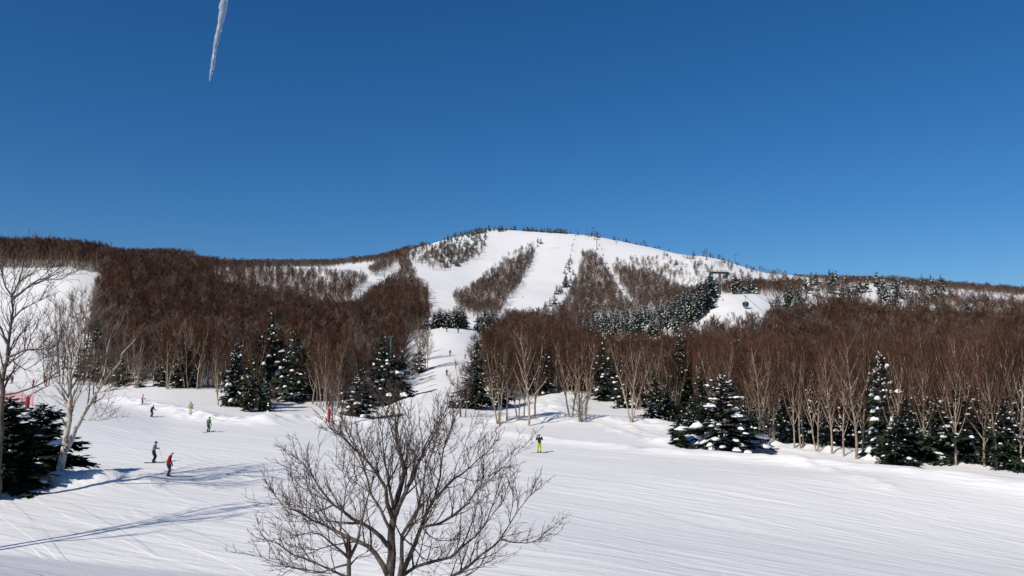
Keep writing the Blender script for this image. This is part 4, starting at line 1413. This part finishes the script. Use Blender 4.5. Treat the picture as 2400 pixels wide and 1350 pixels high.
def person(px, py, h, face, jacket, trousers, label, hat=(0.03, 0.03, 0.035), helmet=True, pose='stand', knee=0.10, lean=0.05, poles=None, skis='ski', ymin=45, group=None, ski_col=(0.25, 0.25, 0.28), lite=False, Y=None):
    """face: heading of the person, 0 = away from the viewer, 90 = to the right of the picture"""
    pos = stand(px, Y) if Y else hit(px, py, ymin)
    height_m = h / FPX * pos.y
    k = max(1.15, min(1.95, height_m)) / 1.74
    kn = knee
    dz = -kn * 0.35
    J = {
        'pelvis': ((0, -kn * 0.5, .95 + dz), (.17, .14)),
        'belly': ((0, -kn * 0.3 + lean * .4, 1.12 + dz), (.165, .135)),
        'chest': ((0, lean * 1.0, 1.33 + dz), (.185, .145)),
        'collar': ((0, lean * 1.25, 1.46 + dz), (.095, .09)),
        'neck': ((0, lean * 1.4 + .01, 1.53 + dz), .06),
        'skull': ((0, lean * 1.55 + .02, 1.62 + dz), (.088, .1)),
        'crown': ((0, lean * 1.6 + .02, 1.71 + dz), (.075, .085)),
        'nose': ((0, lean * 1.55 + .125, 1.615 + dz), .016),
    }
    R_ = {('pelvis', 'belly'): 0, ('belly', 'chest'): 0, ('chest', 'collar'): 0, ('collar', 'neck'): 0, ('neck', 'skull'): 2, ('skull', 'crown'): 2, ('skull', 'nose'): 2}
    arms = {}
    for s, nm in ((-1, 'l'), (1, 'r')):
        sh = (s * .20, lean * 1.0, 1.405 + dz)
        if pose == 'camera':
            el = (s * .30, lean + .08, 1.20 + dz) if s < 0 else (s * .36, lean + .05, 1.22 + dz)
            wr = (s * .16, lean + .22, 1.52 + dz) if s < 0 else (s * .34, lean + .24, 1.42 + dz)
        elif pose == 'down':
            el, wr = (s * .27, lean - .05, 1.14 + dz), (s * .26, lean + .05, .92 + dz)
        elif pose == 'fold':
            el, wr = (s * .29, lean - .02, 1.15 + dz), (s * .10, lean + .22, 1.18 + dz)
        else:
            el, wr = (s * .30, lean - .03, 1.15 + dz), (s * .30, lean + .20, 1.04 + dz)
        w = Vector(wr)
        d = (w - Vector(el)).normalized()
        hd = w + d * 0.10
        th = w + d * 0.05 + Vector((-s * .05, .02, .03))
        J['sh' + nm] = (sh, .085)
        J['el' + nm] = (el, .065)
        J['wr' + nm] = (tuple(w), .05)
        J['hd' + nm] = (tuple(hd), .05)
        J['ft' + nm] = (tuple(w + d * 0.19 + Vector((0, 0, -.02))), .032)
        J['th' + nm] = (tuple(th), .022)
        R_[('chest', 'sh' + nm)] = 0
        R_[('sh' + nm, 'el' + nm)] = 0
        R_[('el' + nm, 'wr' + nm)] = 0
        R_[('wr' + nm, 'hd' + nm)] = 3
        R_[('hd' + nm, 'ft' + nm)] = 3
        R_[('wr' + nm, 'th' + nm)] = 3
        fw = .13 if pose != 'board' else .2
        J['hp' + nm] = ((s * .10, -kn * .4, .90 + dz), .115)
        J['kn' + nm] = ((s * (fw - .01), kn * .9, .50 + dz * .5), .088)
        J['an' + nm] = ((s * fw, -.02, .17), .082)
        J['he' + nm] = ((s * fw, -.06, .075), .065)
        J['to' + nm] = ((s * fw, .16, .07), .055)
        R_[('pelvis', 'hp' + nm)] = 1
        R_[('hp' + nm, 'kn' + nm)] = 1
        R_[('kn' + nm, 'an' + nm)] = 1
        R_[('an' + nm, 'he' + nm)] = 4
        R_[('he' + nm, 'to' + nm)] = 4
        arms[nm] = hd
    body = skin_body(J, list(R_), 'pelvis', [cloth(jacket), cloth(trousers), SKIN, BLACKM, BLACKM], R_)
    e = empty('person', pos + Vector((0, 0, 0.015)), -R(face), k)
    link('body', body, e)
    # hat or helmet
    hm = MB()
    hc = Vector((0, lean * 1.58 + .015, 1.665 + dz))
    rows, nn = 5, 10
    for i in range(rows):
        a = (i / (rows - 1)) * R(82)
        for j in range(nn):
            b = 2 * math.pi * j / nn
            hm.V.append(hc + Vector((math.cos(a) * math.cos(b) * .112, math.cos(a) * math.sin(b) * .128, math.sin(a) * .118 - .02)))
    for i in range(rows - 1):
        for j in range(nn):
            hm.F.append((i * nn + j, i * nn + (j + 1) % nn, (i + 1) * nn + (j + 1) % nn, (i + 1) * nn + j))
            hm.M.append(0)
    hm.F.append(tuple((rows - 1) * nn + j for j in range(nn)))
    hm.M.append(0)
    link('helmet' if helmet else 'hat', hm.mesh('helmet', [cloth(hat)], True), e)
    if not lite:
        g = MB()
        g.box(hc + Vector((0, .105, -.045)), (.15, .05, .06))
        link('goggles', g.mesh('goggles', [BLACKM]), e)
    if skis == 'ski':
        for s in (-1, 1):
            m = MB()
            prof_ = [(-.72, .008), (-.3, .004), (.3, .004), (.78, .006), (.9, .05), (.96, .11)]
            for (yy, zz) in prof_:
                for dx in (-.05, .05):
                    for dzz in (0, .018):
                        m.V.append(Vector((s * .13 + dx, yy, zz + dzz)))
            for i in range(len(prof_) - 1):
                a = i * 4
                m.F += [(a, a + 4, a + 6, a + 2), (a + 1, a + 3, a + 7, a + 5), (a, a + 1, a + 5, a + 4), (a + 2, a + 6, a + 7, a + 3)]
            m.F += [(0, 2, 3, 1), (20, 21, 23, 22)]
            m.M = [0] * len(m.F)
            link('ski', m.mesh('ski', [cloth(ski_col)]), e)
    elif skis == 'board':
        m = MB()
        prof_ = [(-.82, .08, .08), (-.7, .006, .14), (0, .004, .12), (.7, .006, .14), (.82, .08, .08)]
        for (xx, zz, w) in prof_:
            for dy in (-w, w):
                for dzz in (0, .016):
                    m.V.append(Vector((xx, .03 + dy, zz + dzz)))
        for i in range(len(prof_) - 1):
            a = i * 4
            m.F += [(a, a + 4, a + 6, a + 2), (a + 1, a + 3, a + 7, a + 5), (a, a + 1, a + 5, a + 4), (a + 2, a + 6, a + 7, a + 3)]
        m.F += [(0, 2, 3, 1), (16, 17, 19, 18)]
        m.M = [0] * len(m.F)
        link('snowboard', m.mesh('snowboard', [cloth(ski_col)]), e)
    tag(e, label, 'person', group)
    if poles:
        rot = Matrix.Rotation(-R(face), 3, 'Z')
        for nm, tip, plab in poles:
            hd = e.location + (rot @ (arms[nm] * k))
            tp = e.location + (rot @ (Vector(tip) * k))
            tp.z = hz(tp.x, tp.y) - 0.03
            up = (hd - tp).normalized()
            pe = empty('ski_pole', tp)
            m = MB()
            m.tube([Vector((0, 0, 0)), (hd - tp)], [.009, .011], 6)
            link('shaft', m.mesh('shaft', [STEEL], True), pe)
            m = MB()
            m.tube([(hd - tp) - up * .06, (hd - tp) + up * .08], [.02, .022], 6)
            link('grip', m.mesh('grip', [BLACKM], True), pe)
            m = MB()
            m.tube([up * .07, up * .085], [.05, .045], 8)
            link('basket', m.mesh('basket', [BLACKM]), pe)
            tag(pe, plab, 'ski pole')
    return e


person(394, 1117, 57, 78, (0.38, 0.012, 0.02), (0.045, 0.055, 0.085), 'skier in red jacket and white helmet looking down at the snow', hat=(0.72, 0.72, 0.70), pose='down', knee=0.14, lean=0.10, ski_col=(0.07, 0.08, 0.1),
       poles=[('r', (.30, .28, 0), 'thin ski pole at the side of the red-jacketed skier')])
person(360, 1085, 50, 85, (0.22, 0.25, 0.24), (0.018, 0.02, 0.022), 'skier in grey jacket and black trousers beside the red-jacketed skier', pose='fold', knee=0.14, lean=0.06, helmet=True,
       poles=[('l', (-.15, .75, 0), 'ski pole planted in front of the grey-jacketed skier')], ski_col=(0.05, 0.05, 0.06))
person(488, 1013, 41, 22, (0.05, 0.15, 0.045), (0.04, 0.055, 0.075), 'skier in green jacket and navy trousers skiing away', pose='down', knee=0.16, lean=0.08,
       poles=[('l', (-.75, -.25, 0), 'ski pole trailing beside the green-jacketed skier')], ski_col=(0.05, 0.05, 0.06))
person(355, 977, 28, 105, (0.016, 0.017, 0.025), (0.03, 0.015, 0.022), 'skier all in black leaning into a turn', knee=0.2, lean=0.16,
       poles=[('r', (.5, .5, 0), 'ski pole held out by the all-black skier')], ski_col=(0.1, 0.03, 0.03))
person(447, 970, 28, 175, (0.33, 0.30, 0.21), (0.50, 0.40, 0.16), 'skier in beige jacket and yellow trousers', pose='down', hat=(0.25, 0.23, 0.18))
person(333, 949, 24, 75, (0.62, 0.30, 0.36), (0.05, 0.03, 0.045), 'small skier in pale pink jacket and dark trousers', hat=(0.45, 0.12, 0.2), knee=0.12)
person(222, 946, 24, 150, (0.10, 0.10, 0.11), (0.03, 0.03, 0.04), 'dark-clad skier glimpsed through the birch branches', pose='down')
person(1264, 1062, 42, -12, (0.028, 0.026, 0.024), (0.42, 0.46, 0.035), 'snowboarder in black jacket and bright yellow-green trousers raising a hand', pose='camera', knee=0.04, lean=0.02, skis='board', ski_col=(0.2, 0.2, 0.19), hat=(0.02, 0.02, 0.02), helmet=False)
person(923, 968, 24, 190, (0.16, 0.05, 0.03), (0.05, 0.03, 0.03), 'skier in rusty red jacket beyond the top of the big dark tree', Y=124)
person(78, 907, 19, 190, (0.42, 0.03, 0.03), (0.12, 0.03, 0.03), 'skier in bright red on the nursery run', knee=0.18)
person(104, 897, 22, 180, (0.06, 0.08, 0.06), (0.05, 0.06, 0.04), 'skier in dark green standing on the nursery run', pose='down')
person(16, 899, 20, 200, (0.07, 0.08, 0.08), (0.02, 0.02, 0.025), 'dark skier in a waiting pair under the tall dark tree', pose='down', group='waiting pair on the nursery run')
person(28, 899, 20, 170, (0.09, 0.06, 0.05), (0.025, 0.02, 0.02), 'dark skier in a waiting pair under the tall dark tree', pose='down', group='waiting pair on the nursery run')
person(60, 802, 12, 170, (0.40, 0.02, 0.03), (0.05, 0.02, 0.03), 'far skier in red high on the nursery run', lite=True, ymin=180)
person(101, 792, 11, 170, (0.05, 0.05, 0.06), (0.02, 0.02, 0.03), 'far skier in black high on the nursery run', lite=True, ymin=180)
person(67, 1092, 48, 100, (0.55, 0.50, 0.04), (0.03, 0.03, 0.035), 'skier in yellow jacket hidden behind the broad dark spruce', Y=68)
person(1047, 778, 12, 160, (0.03, 0.03, 0.035), (0.02, 0.02, 0.02), 'dark skier on the top left of the narrow run', lite=True, ymin=150)
person(1074, 781, 12, 200, (0.03, 0.045, 0.03), (0.02, 0.02, 0.02), 'dark skier on the top right of the narrow run', lite=True, ymin=150)
person(1055, 834, 14, 180, (0.12, 0.02, 0.02), (0.02, 0.02, 0.02), 'skier in dark red halfway down the narrow run', lite=True, ymin=120)
person(1047, 881, 16, 150, (0.16, 0.03, 0.04), (0.03, 0.02, 0.02), 'skier in wine red low on the narrow run', lite=True, ymin=120)
person(1090, 841, 12, 120, (0.03, 0.07, 0.07), (0.02, 0.02, 0.02), 'skier in teal at the right edge of the narrow run', lite=True, ymin=120)
for (a, b, ym, lab) in ((1000, 681, 500, 'distant skier alone on the upper left run'), (1225, 698, 500, 'distant skier alone low on the wide middle run'), (1694, 706, 250, 'distant skier at the top of the gondola slope'),
                        (1706, 741, 250, 'distant skier crouching lower on the gondola slope')):
    person(a, b, 5, 170, (0.03, 0.03, 0.04), (0.02, 0.02, 0.02), lab, lite=True, ymin=ym)
for a in (1290, 1297, 1301, 1308):
    person(a, 583, 4, 170, (0.03, 0.03, 0.04), (0.02, 0.02, 0.02), 'tiny distant skier in the row high on the wide middle run', lite=True, ymin=700, group='row of skiers high on the wide run')

# ------------------------------------------------------------------ red marker post and safety net
REDP = flat_mat('red_padding', (0.42, 0.012, 0.03), 0.6)
REDN = flat_mat('red_netting', (0.55, 0.10, 0.08), 0.7)
p = hit(771, 990, 60)
e = empty('marker_post', p)
m = MB()
hh = 30 / FPX * p.y
m.tube([Vector((0, 0, -.1)), Vector((0, 0, .05)), Vector((0, 0, hh * .96)), Vector((0, 0, hh))], [.20, .21, .24, .2], 12)
link('pad', m.mesh('pad', [REDP], True), e)
m = MB()
m.tube([Vector((0, 0, -.3)), Vector((0, 0, hh + .12))], [.04, .04], 8)
link('pole', m.mesh('pole', [STEEL], True), e)
tag(e, 'red padded marker post standing beside the white-barked sapling', 'post')
a0, a1 = stand(-30, 128), stand(92, 119)
e = empty('safety_net', a0)
nrm = (a1 - a0)
for k in range(6):
    q = a0 + nrm * (k / 5)
    q.z = hz(q.x, q.y)
    m = MB()
    m.tube([q - a0 + Vector((0, 0, -.2)), q - a0 + Vector((0, 0, 1.75))], [.035, .035], 6)
    link('post', m.mesh('post', [REDP], True), e)
m = MB()
for k in range(11):
    z_ = 0.35 + 1.3 * k / 10
    pts = []
    for i in range(13):
        q = a0 + nrm * (i / 12)
        pts.append(Vector((q.x, q.y, hz(q.x, q.y) + z_)) - a0)
    m.tube(pts, [.018] * 13, 3)
for k in range(90):
    q = a0 + nrm * (k / 89)
    zz = hz(q.x, q.y)
    m.tube([Vector((q.x, q.y, zz + .35)) - a0, Vector((q.x, q.y, zz + 1.65)) - a0], [.014, .014], 3)
nt_ = link('net', m.mesh('net', [REDN]), e)
nt_['kind'] = 'stuff'
tag(e, 'pale red safety net on red posts across the nursery run', 'net')
p = stand(80, 117)
e = empty('marker_post', p)
m = MB()
m.tube([Vector((0, 0, -.1)), Vector((0, 0, .05)), Vector((0, 0, 1.5)), Vector((0, 0, 1.6))], [.24, .26, .28, .22], 12)
link('pad', m.mesh('pad', [REDP], True), e)
m = MB()
m.tube([Vector((0, 0, -.3)), Vector((0, 0, 1.75))], [.04, .04], 8)
link('pole', m.mesh('pole', [STEEL], True), e)
tag(e, 'red padded post at the end of the safety net', 'post')

# ------------------------------------------------------------------ ski lifts
TOWER = flat_mat('tower_steel', (0.075, 0.07, 0.068), 0.55, 0.4)
TOWERG = flat_mat('tower_green', (0.07, 0.13, 0.12), 0.55, 0.4)
SHEAVE = flat_mat('sheave_rubber', (0.02, 0.02, 0.02), 0.7)
CABLEM = flat_mat('cable_steel', (0.09, 0.09, 0.10), 0.5, 0.4)
CABG = flat_mat('cabin_green', (0.012, 0.085, 0.068), 0.35, 0.5)
GLASS = flat_mat('cabin_glass', (0.02, 0.03, 0.035), 0.12, 0.6)


def lift_tower(pos, H, arm, label, heading=0.0, r=0.3, mat=None, group=None, catwalk=False):
    mat = mat or TOWER
    e = empty('lift_tower', pos - Vector((0, 0, 0.1)), heading)
    m = MB()
    m.tube([Vector((0, 0, -.5)), Vector((0, 0, H))], [r, r * 0.7], 10)
    link('post', m.mesh('post', [mat], True), e)
    m = MB()
    m.box((0, 0, H + .12), (arm, r * 1.3, r * 1.1))
    link('cross_arm', m.mesh('cross_arm', [mat]), e)
    for s in (-1, 1):
        m = MB()
        m.box((s * arm * .47, 0, H - .2), (r * .5, 3.0 * r / .3 * .6, r * .7))
        sh = link('sheave_assembly', m.mesh('sheave_assembly', [mat]), e)
        m = MB()
        for k in range(4):
            yy = (-1.5 + k) * .42 * r / .3
            m.tube([Vector((s * arm * .47 - .08, yy, H - .2 - r * .5)), Vector((s * arm * .47 + .08, yy, H - .2 - r * .5))], [r * .55, r * .55], 8)
        w = link('sheave', m.mesh('sheave', [SHEAVE]), sh)
        w['kind'] = 'stuff'
    if catwalk:
        m = MB()
        for s in (-1, 1):
            m.tube([Vector((-arm * .5, s * .7, H + .9)), Vector((arm * .5, s * .7, H + .9))], [.04, .04], 5)
            for k in range(7):
                x_ = -arm * .5 + arm * k / 6
                m.tube([Vector((x_, s * .7, H + .2)), Vector((x_, s * .7, H + .9))], [.03, .03], 4)
        link('railing', m.mesh('railing', [mat]), e)
        m = MB()
        m.box((0, 0, H + .28 + r * .5), (arm, 1.5, .06))
        link('catwalk', m.mesh('catwalk', [mat]), e)
        m = MB()
        for s in (-1, 1):
            m.tube([Vector((s * arm * .36, 0, H + .3)), Vector((0, 0, H - 1.3))], [.09, .09], 6)
        link('brace', m.mesh('brace', [mat]), e)
        m = MB()
        for s in (-.2, .2):
            m.tube([Vector((s, -r - .1, .5)), Vector((s, -r - .1, H))], [.025, .025], 4)
        for k in range(int(H / .35)):
            m.tube([Vector((-.2, -r - .1, .5 + k * .35)), Vector((.2, -r - .1, .5 + k * .35))], [.02, .02], 4)
        link('ladder', m.mesh('ladder', [mat]), e)
    return tag(e, label, 'lift tower', group)


def cable(pts, label, r=0.05, sag=0.0, group=None):
    out = []
    for a, b in zip(pts[:-1], pts[1:]):
        n = 10
        for i in range(n):
            t = i / n
            q = a.lerp(b, t)
            q.z -= sag * (b - a).length * 4 * t * (1 - t)
            out.append(q)
    out.append(pts[-1])
    o0 = out[0].copy()
    m = MB()
    m.tube([q - o0 for q in out], [r] * len(out), 5)
    o = link('lift_cable', m.mesh('lift_cable', [CABLEM], True), None, o0)
    return tag(o, label, 'cable', group)


def gondola(top, label, w=2.0, heading=0.0, hang=2.3):
    """top: the grip on the cable"""
    e = empty('gondola_cabin', top - Vector((0, 0, hang + 2.1)), heading)
    rows = [(-.0, .62), (.25, .86), (.9, 1.0), (1.5, .97), (1.9, .78), (2.08, .45)]
    m = MB()
    n = 16
    for (z_, f) in rows:
        for j in range(n):
            a = 2 * math.pi * (j + .5) / n
            cx, cy = math.cos(a), math.sin(a)
            q = max(abs(cx), abs(cy)) ** 0.75
            m.V.append(Vector((cx / q * w * .5 * f, cy / q * w * .5 * f, z_)))
    for i in range(len(rows) - 1):
        for j in range(n):
            m.F.append((i * n + j, i * n + (j + 1) % n, (i + 1) * n + (j + 1) % n, (i + 1) * n + j))
            m.M.append(0)
    m.F += [tuple(range(n - 1, -1, -1)), tuple((len(rows) - 1) * n + j for j in range(n))]
    m.M += [0, 0]
    link('cabin', m.mesh('cabin', [CABG], True), e)
    for k in range(4):
        a = k * math.pi / 2
        rot = Matrix.Rotation(a, 3, 'Z')
        m = MB()
        m.box(rot @ Vector((w * .5 * 1.0, 0, 1.22)), (.05, w * .62, .62), rot)
        link('window', m.mesh('window', [GLASS]), e)
    m = MB()
    m.tube([Vector((0, 0, 2.05)), Vector((0.05, 0, 2.05 + hang * .5)), Vector((0, 0, 2.1 + hang))], [.07, .06, .06], 6)
    link('hanger', m.mesh('hanger', [TOWER], True), e)
    m = MB()
    m.box((0, 0, 2.12 + hang), (.3, .7, .28))
    link('grip', m.mesh('grip', [TOWER]), e)
    m = MB()
    m.box((0, w * .5 + .12, .7), (.5, .14, .9))
    link('ski_rack', m.mesh('ski_rack', [TOWER]), e)
    return tag(e, label, 'gondola')


def chair(top, label, group, s=1.0):
    e = empty('lift_chair', top - Vector((0, 0, 3.2 * s)), 0.4, s)
    m = MB()
    m.tube([Vector((0, 0, 0.5)), Vector((.1, 0, 2)), Vector((0, 0, 3.2))], [.06, .06, .05], 5)
    link('hanger', m.mesh('hanger', [TOWER], True), e)
    m = MB()
    m.box((0, -.25, .1), (1.9, .6, .12))
    link('seat', m.mesh('seat', [SHEAVE]), e)
    m = MB()
    m.box((0, .1, .5), (1.9, .1, .8))
    link('backrest', m.mesh('backrest', [SHEAVE]), e)
    return tag(e, label, 'lift chair', group)


# the gondola over the right-hand slope
gp = stand(1687, 330)
GT = P(1687, 640, 330)
arm = 47 / FPX * 330
lift_tower(gp, GT.z - gp.z, arm, 'big dark gondola tower with a wide catwalk arm on the brow', 0.25, r=0.5, catwalk=True)
gl = Vector((GT.x - arm * .47, GT.y - 0.4, GT.z + .1))
gr = Vector((GT.x + arm * .47, GT.y + 0.4, GT.z + .1))
c3 = P(1747, 694, 292)
c4 = P(1806, 711, 252)
top_l = P(1655, 588, 930)
top_r = P(1659, 588, 932)
nl, nr = P(1830, 752, 225), P(1985, 770, 160)
cable([top_l, gl, c3, nl, P(1960, 800, 150)], 'thin gondola cable on the left arm of the big dark tower', 0.055, 0.01)
cable([top_r, gr, c4, nr], 'thin gondola cable on the right arm of the big dark tower', 0.055, 0.01)
gondola(c3, 'green gondola cabin hanging over the middle of the gondola slope', 2.0, 0.5, 2.0)
gondola(c4, 'green gondola cabin in front of the spruces right of the gondola slope', 2.0, 0.5, 2.0)
gondola(gl.lerp(top_l, 0.012), 'green gondola cabin passing the left arm of the big dark tower', 2.0, 0.5, 1.8)
gondola(gr.lerp(top_r, 0.07) + Vector((0, 0, -0.5)), 'green gondola cabin just beyond the brow right of the big dark tower', 2.0, 0.5, 2.0)


def tower_px(px, pyb, pyt, armpx, label, ymin, r=0.35, heading=0.3, group=None, Y=None, mat=None):
    p = stand(px, Y) if Y else hit(px, pyb, ymin)
    H = (proj(p.x, p.y, p.z)[1] - pyt) / FPX * p.y
    lift_tower(p, max(H, 3.0), armpx / FPX * p.y, label, heading, r=r, group=group, mat=mat)
    return p + Vector((0, 0, max(H, 3.0)))


tw_ = [tower_px(1468, 704, 684, 9, 'lowest tower of the upper lift at the foot of its cutting', 480, .3),
       tower_px(1444, 681, 652, 9, 'tower of the upper lift halfway down its cutting', 480, .36),
       tower_px(1420, 640, 616, 9, 'tower of the upper lift where its cutting begins', 500, .4),
       tower_px(1399, 586, 560, 11, 'tower of the upper lift alone on the open snow', 600, .45),
       tower_px(1390, 549, 533, 9, 'tallest tower on the skyline at the top of the upper lift', 800, .5)]
for s_ in (-1, 1):
    cable([q + Vector((s_ * 2.0, 0, .1)) for q in tw_], 'far thin cable on the %s side of the upper lift' % ('left' if s_ < 0 else 'right'), 0.05, 0.01)
for i in range(4):
    for t_, s_ in ((.25, -1), (.7, -1), (.45, 1), (.85, 1)):
        chair(tw_[i].lerp(tw_[i + 1], t_) + Vector((s_ * 2.0, 0, -0.02 * (tw_[i + 1] - tw_[i]).length * 2 * t_ * (1 - t_))), 'tiny dark chair hanging on the upper lift', 'chairs of the upper lift', 1.1)
tower_px(1377, 548, 536, 4, 'thin mast on the skyline left of the tallest lift tower', 800, .3)
tower_px(1655, 594, 583, 7, 'leaning-looking tower on the long right ridge', 700, .35)
tower_px(1723, 612, 597, 8, 'tower on the long right ridge next to its last spruces', 700, .35)
lw = [tower_px(828, 724, 705, 6, 'lowest tower of the left mountain lift', 380, .3),
      tower_px(845, 702, 680, 9, 'second tower of the left mountain lift', 400, .3),
      tower_px(889, 668, 655, 11, 'third tower of the left mountain lift just above the brown wood', 450, .3),
      tower_px(900, 648, 632, 8, 'fourth tower of the left mountain lift on open snow', 500, .35),
      tower_px(913, 628, 612, 13, 'top tower of the left mountain lift', 550, .4)]
for s_ in (-1, 1):
    cable([q + Vector((s_ * 1.6, 0, .1)) for q in lw], 'far thin cable on the %s side of the left mountain lift' % ('left' if s_ < 0 else 'right'), 0.045, 0.01)
tower_px(918, 900, 790, 14, 'slim grey-green lift post rising out of a dark spruce', 150, .16, 0.2, Y=166, mat=TOWERG)
tower_px(337, 800, 754, 46, 'lift tower with a long pale arm sunk in the left wood', 200, .22, 0.05, Y=280, mat=flat_mat('tower_grey', (0.3, 0.3, 0.3), 0.5, 0.4))
tower_px(264, 850, 800, 20, 'lift tower with a short arm at the corner of the left wood', 200, .2, 0.05, Y=215, mat=flat_mat('tower_grey_dark', (0.22, 0.22, 0.22), 0.5, 0.4))
# the chairlift up the wide run
wl = [P(1300, 690, 640), P(1326, 640, 800), P(1340, 575, 1020), P(1352, 545, 1120)]
wpts = []
for (a, b, ym) in ((1296, 728, 560), (1328, 655, 700), (1341, 590, 850), (1352, 552, 1000)):
    wpts.append(tower_px(a, b, b - 15, 6, 'small tower of the chairlift up the wide run', ym, .3, group='towers of the wide run chairlift'))
cable(wpts, 'far thin cable of the chairlift up the wide run', 0.045, 0.008)
for i in range(3):
    for t_ in (.2, .45, .7):
        chair(wpts[i].lerp(wpts[i + 1], t_), 'tiny dark chair over the wide run', 'chairs over the wide run', 1.1)

# ------------------------------------------------------------------ the lodge's eave above the viewer, with its icicle
ICE, nt, b = new_mat('icicle_ice', 0.12, 0.5)
b.inputs['Base Color'].default_value = (0.80, 0.88, 0.93, 1)
b.inputs['Transmission Weight'].default_value = 0.62
b.inputs['IOR'].default_value = 1.2
b.inputs['Subsurface Weight'].default_value = 0.0
nz = nt.nodes.new('ShaderNodeTexNoise')
nz.inputs['Scale'].default_value = 90
tc = nt.nodes.new('ShaderNodeTexCoord')
nt.links.new(tc.outputs['Object'], nz.inputs['Vector'])
bp = nt.nodes.new('ShaderNodeBump')
bp.inputs['Strength'].default_value = 0.6
bp.inputs['Distance'].default_value = 0.004
nt.links.new(nz.outputs['Fac'], bp.inputs['Height'])
nt.links.new(bp.outputs[0], b.inputs['Normal'])
YI = 1.7
random.seed(3)
path = [(540, -95), (533, -50), (527, -10), (522, 20), (519, 45), (513, 72), (508, 92), (505, 108), (502, 128), (500, 145), (497, 162), (494, 175), (492, 187), (491, 192)]
wid = [22, 19, 16, 16, 13, 11, 9.5, 8.5, 8.5, 9, 7, 5.5, 2.6, 0.6]
pts = [P(a, b_, YI) for a, b_ in path]
fine, wf = [], []
for i in range(len(pts) - 1):
    for k in range(4):
        t_ = k / 4
        fine.append(pts[i].lerp(pts[i + 1], t_) + rv(0.0006))
        wf.append((wid[i] + (wid[i + 1] - wid[i]) * t_) * random.uniform(0.86, 1.16) * 0.55 / FPX * YI)
fine.append(pts[-1])
wf.append(0.0004)
m = MB()
m.tube([q - pts[0] for q in fine], wf, 12)
ic = link('icicle', m.mesh('icicle', [ICE], True), None, pts[0])
tag(ic, 'bumpy tapering icicle hanging down from a rafter end against the sky', 'icicle')
ez = pts[0].z
WOOD = noise_mat('eave_wood', (0.12, 0.075, 0.045), (0.24, 0.16, 0.10), 12, 0.8, 0.2, stretch=(0.2, 1, 1))
WALL = noise_mat('lodge_plaster', (0.45, 0.40, 0.33), (0.58, 0.52, 0.44), 3, 0.9, 0.1)
e = empty('ski_lodge', (0, -1.0, 0))
m = MB()
m.box((0, -1.5, (ez + 0.2) / 2 + 1.0), (16, 3.0, ez + 0.2 - 2.0))
link('wall', m.mesh('wall', [WALL]), e)
m = MB()
m.box((0, -0.55, ez + 0.24), (16.6, 3.4, 0.14))
rf = link('roof', m.mesh('roof', [WOOD]), e)
m = MB()
m.box((0, -0.7, ez + 0.49), (16.4, 3.0, 0.34))
link('roof_snow', m.mesh('roof_snow', [MAT['tree_snow']]), rf)
for k in range(-7, 8):
    m = MB()
    m.box((pts[0].x + k * 1.05, 1.2, ez + 0.085), (0.07, 3.4, 0.15))
    link('rafter', m.mesh('rafter', [WOOD]), e)
tag(e, 'lodge with snowy roof whose projecting rafter carries the icicle', 'building')
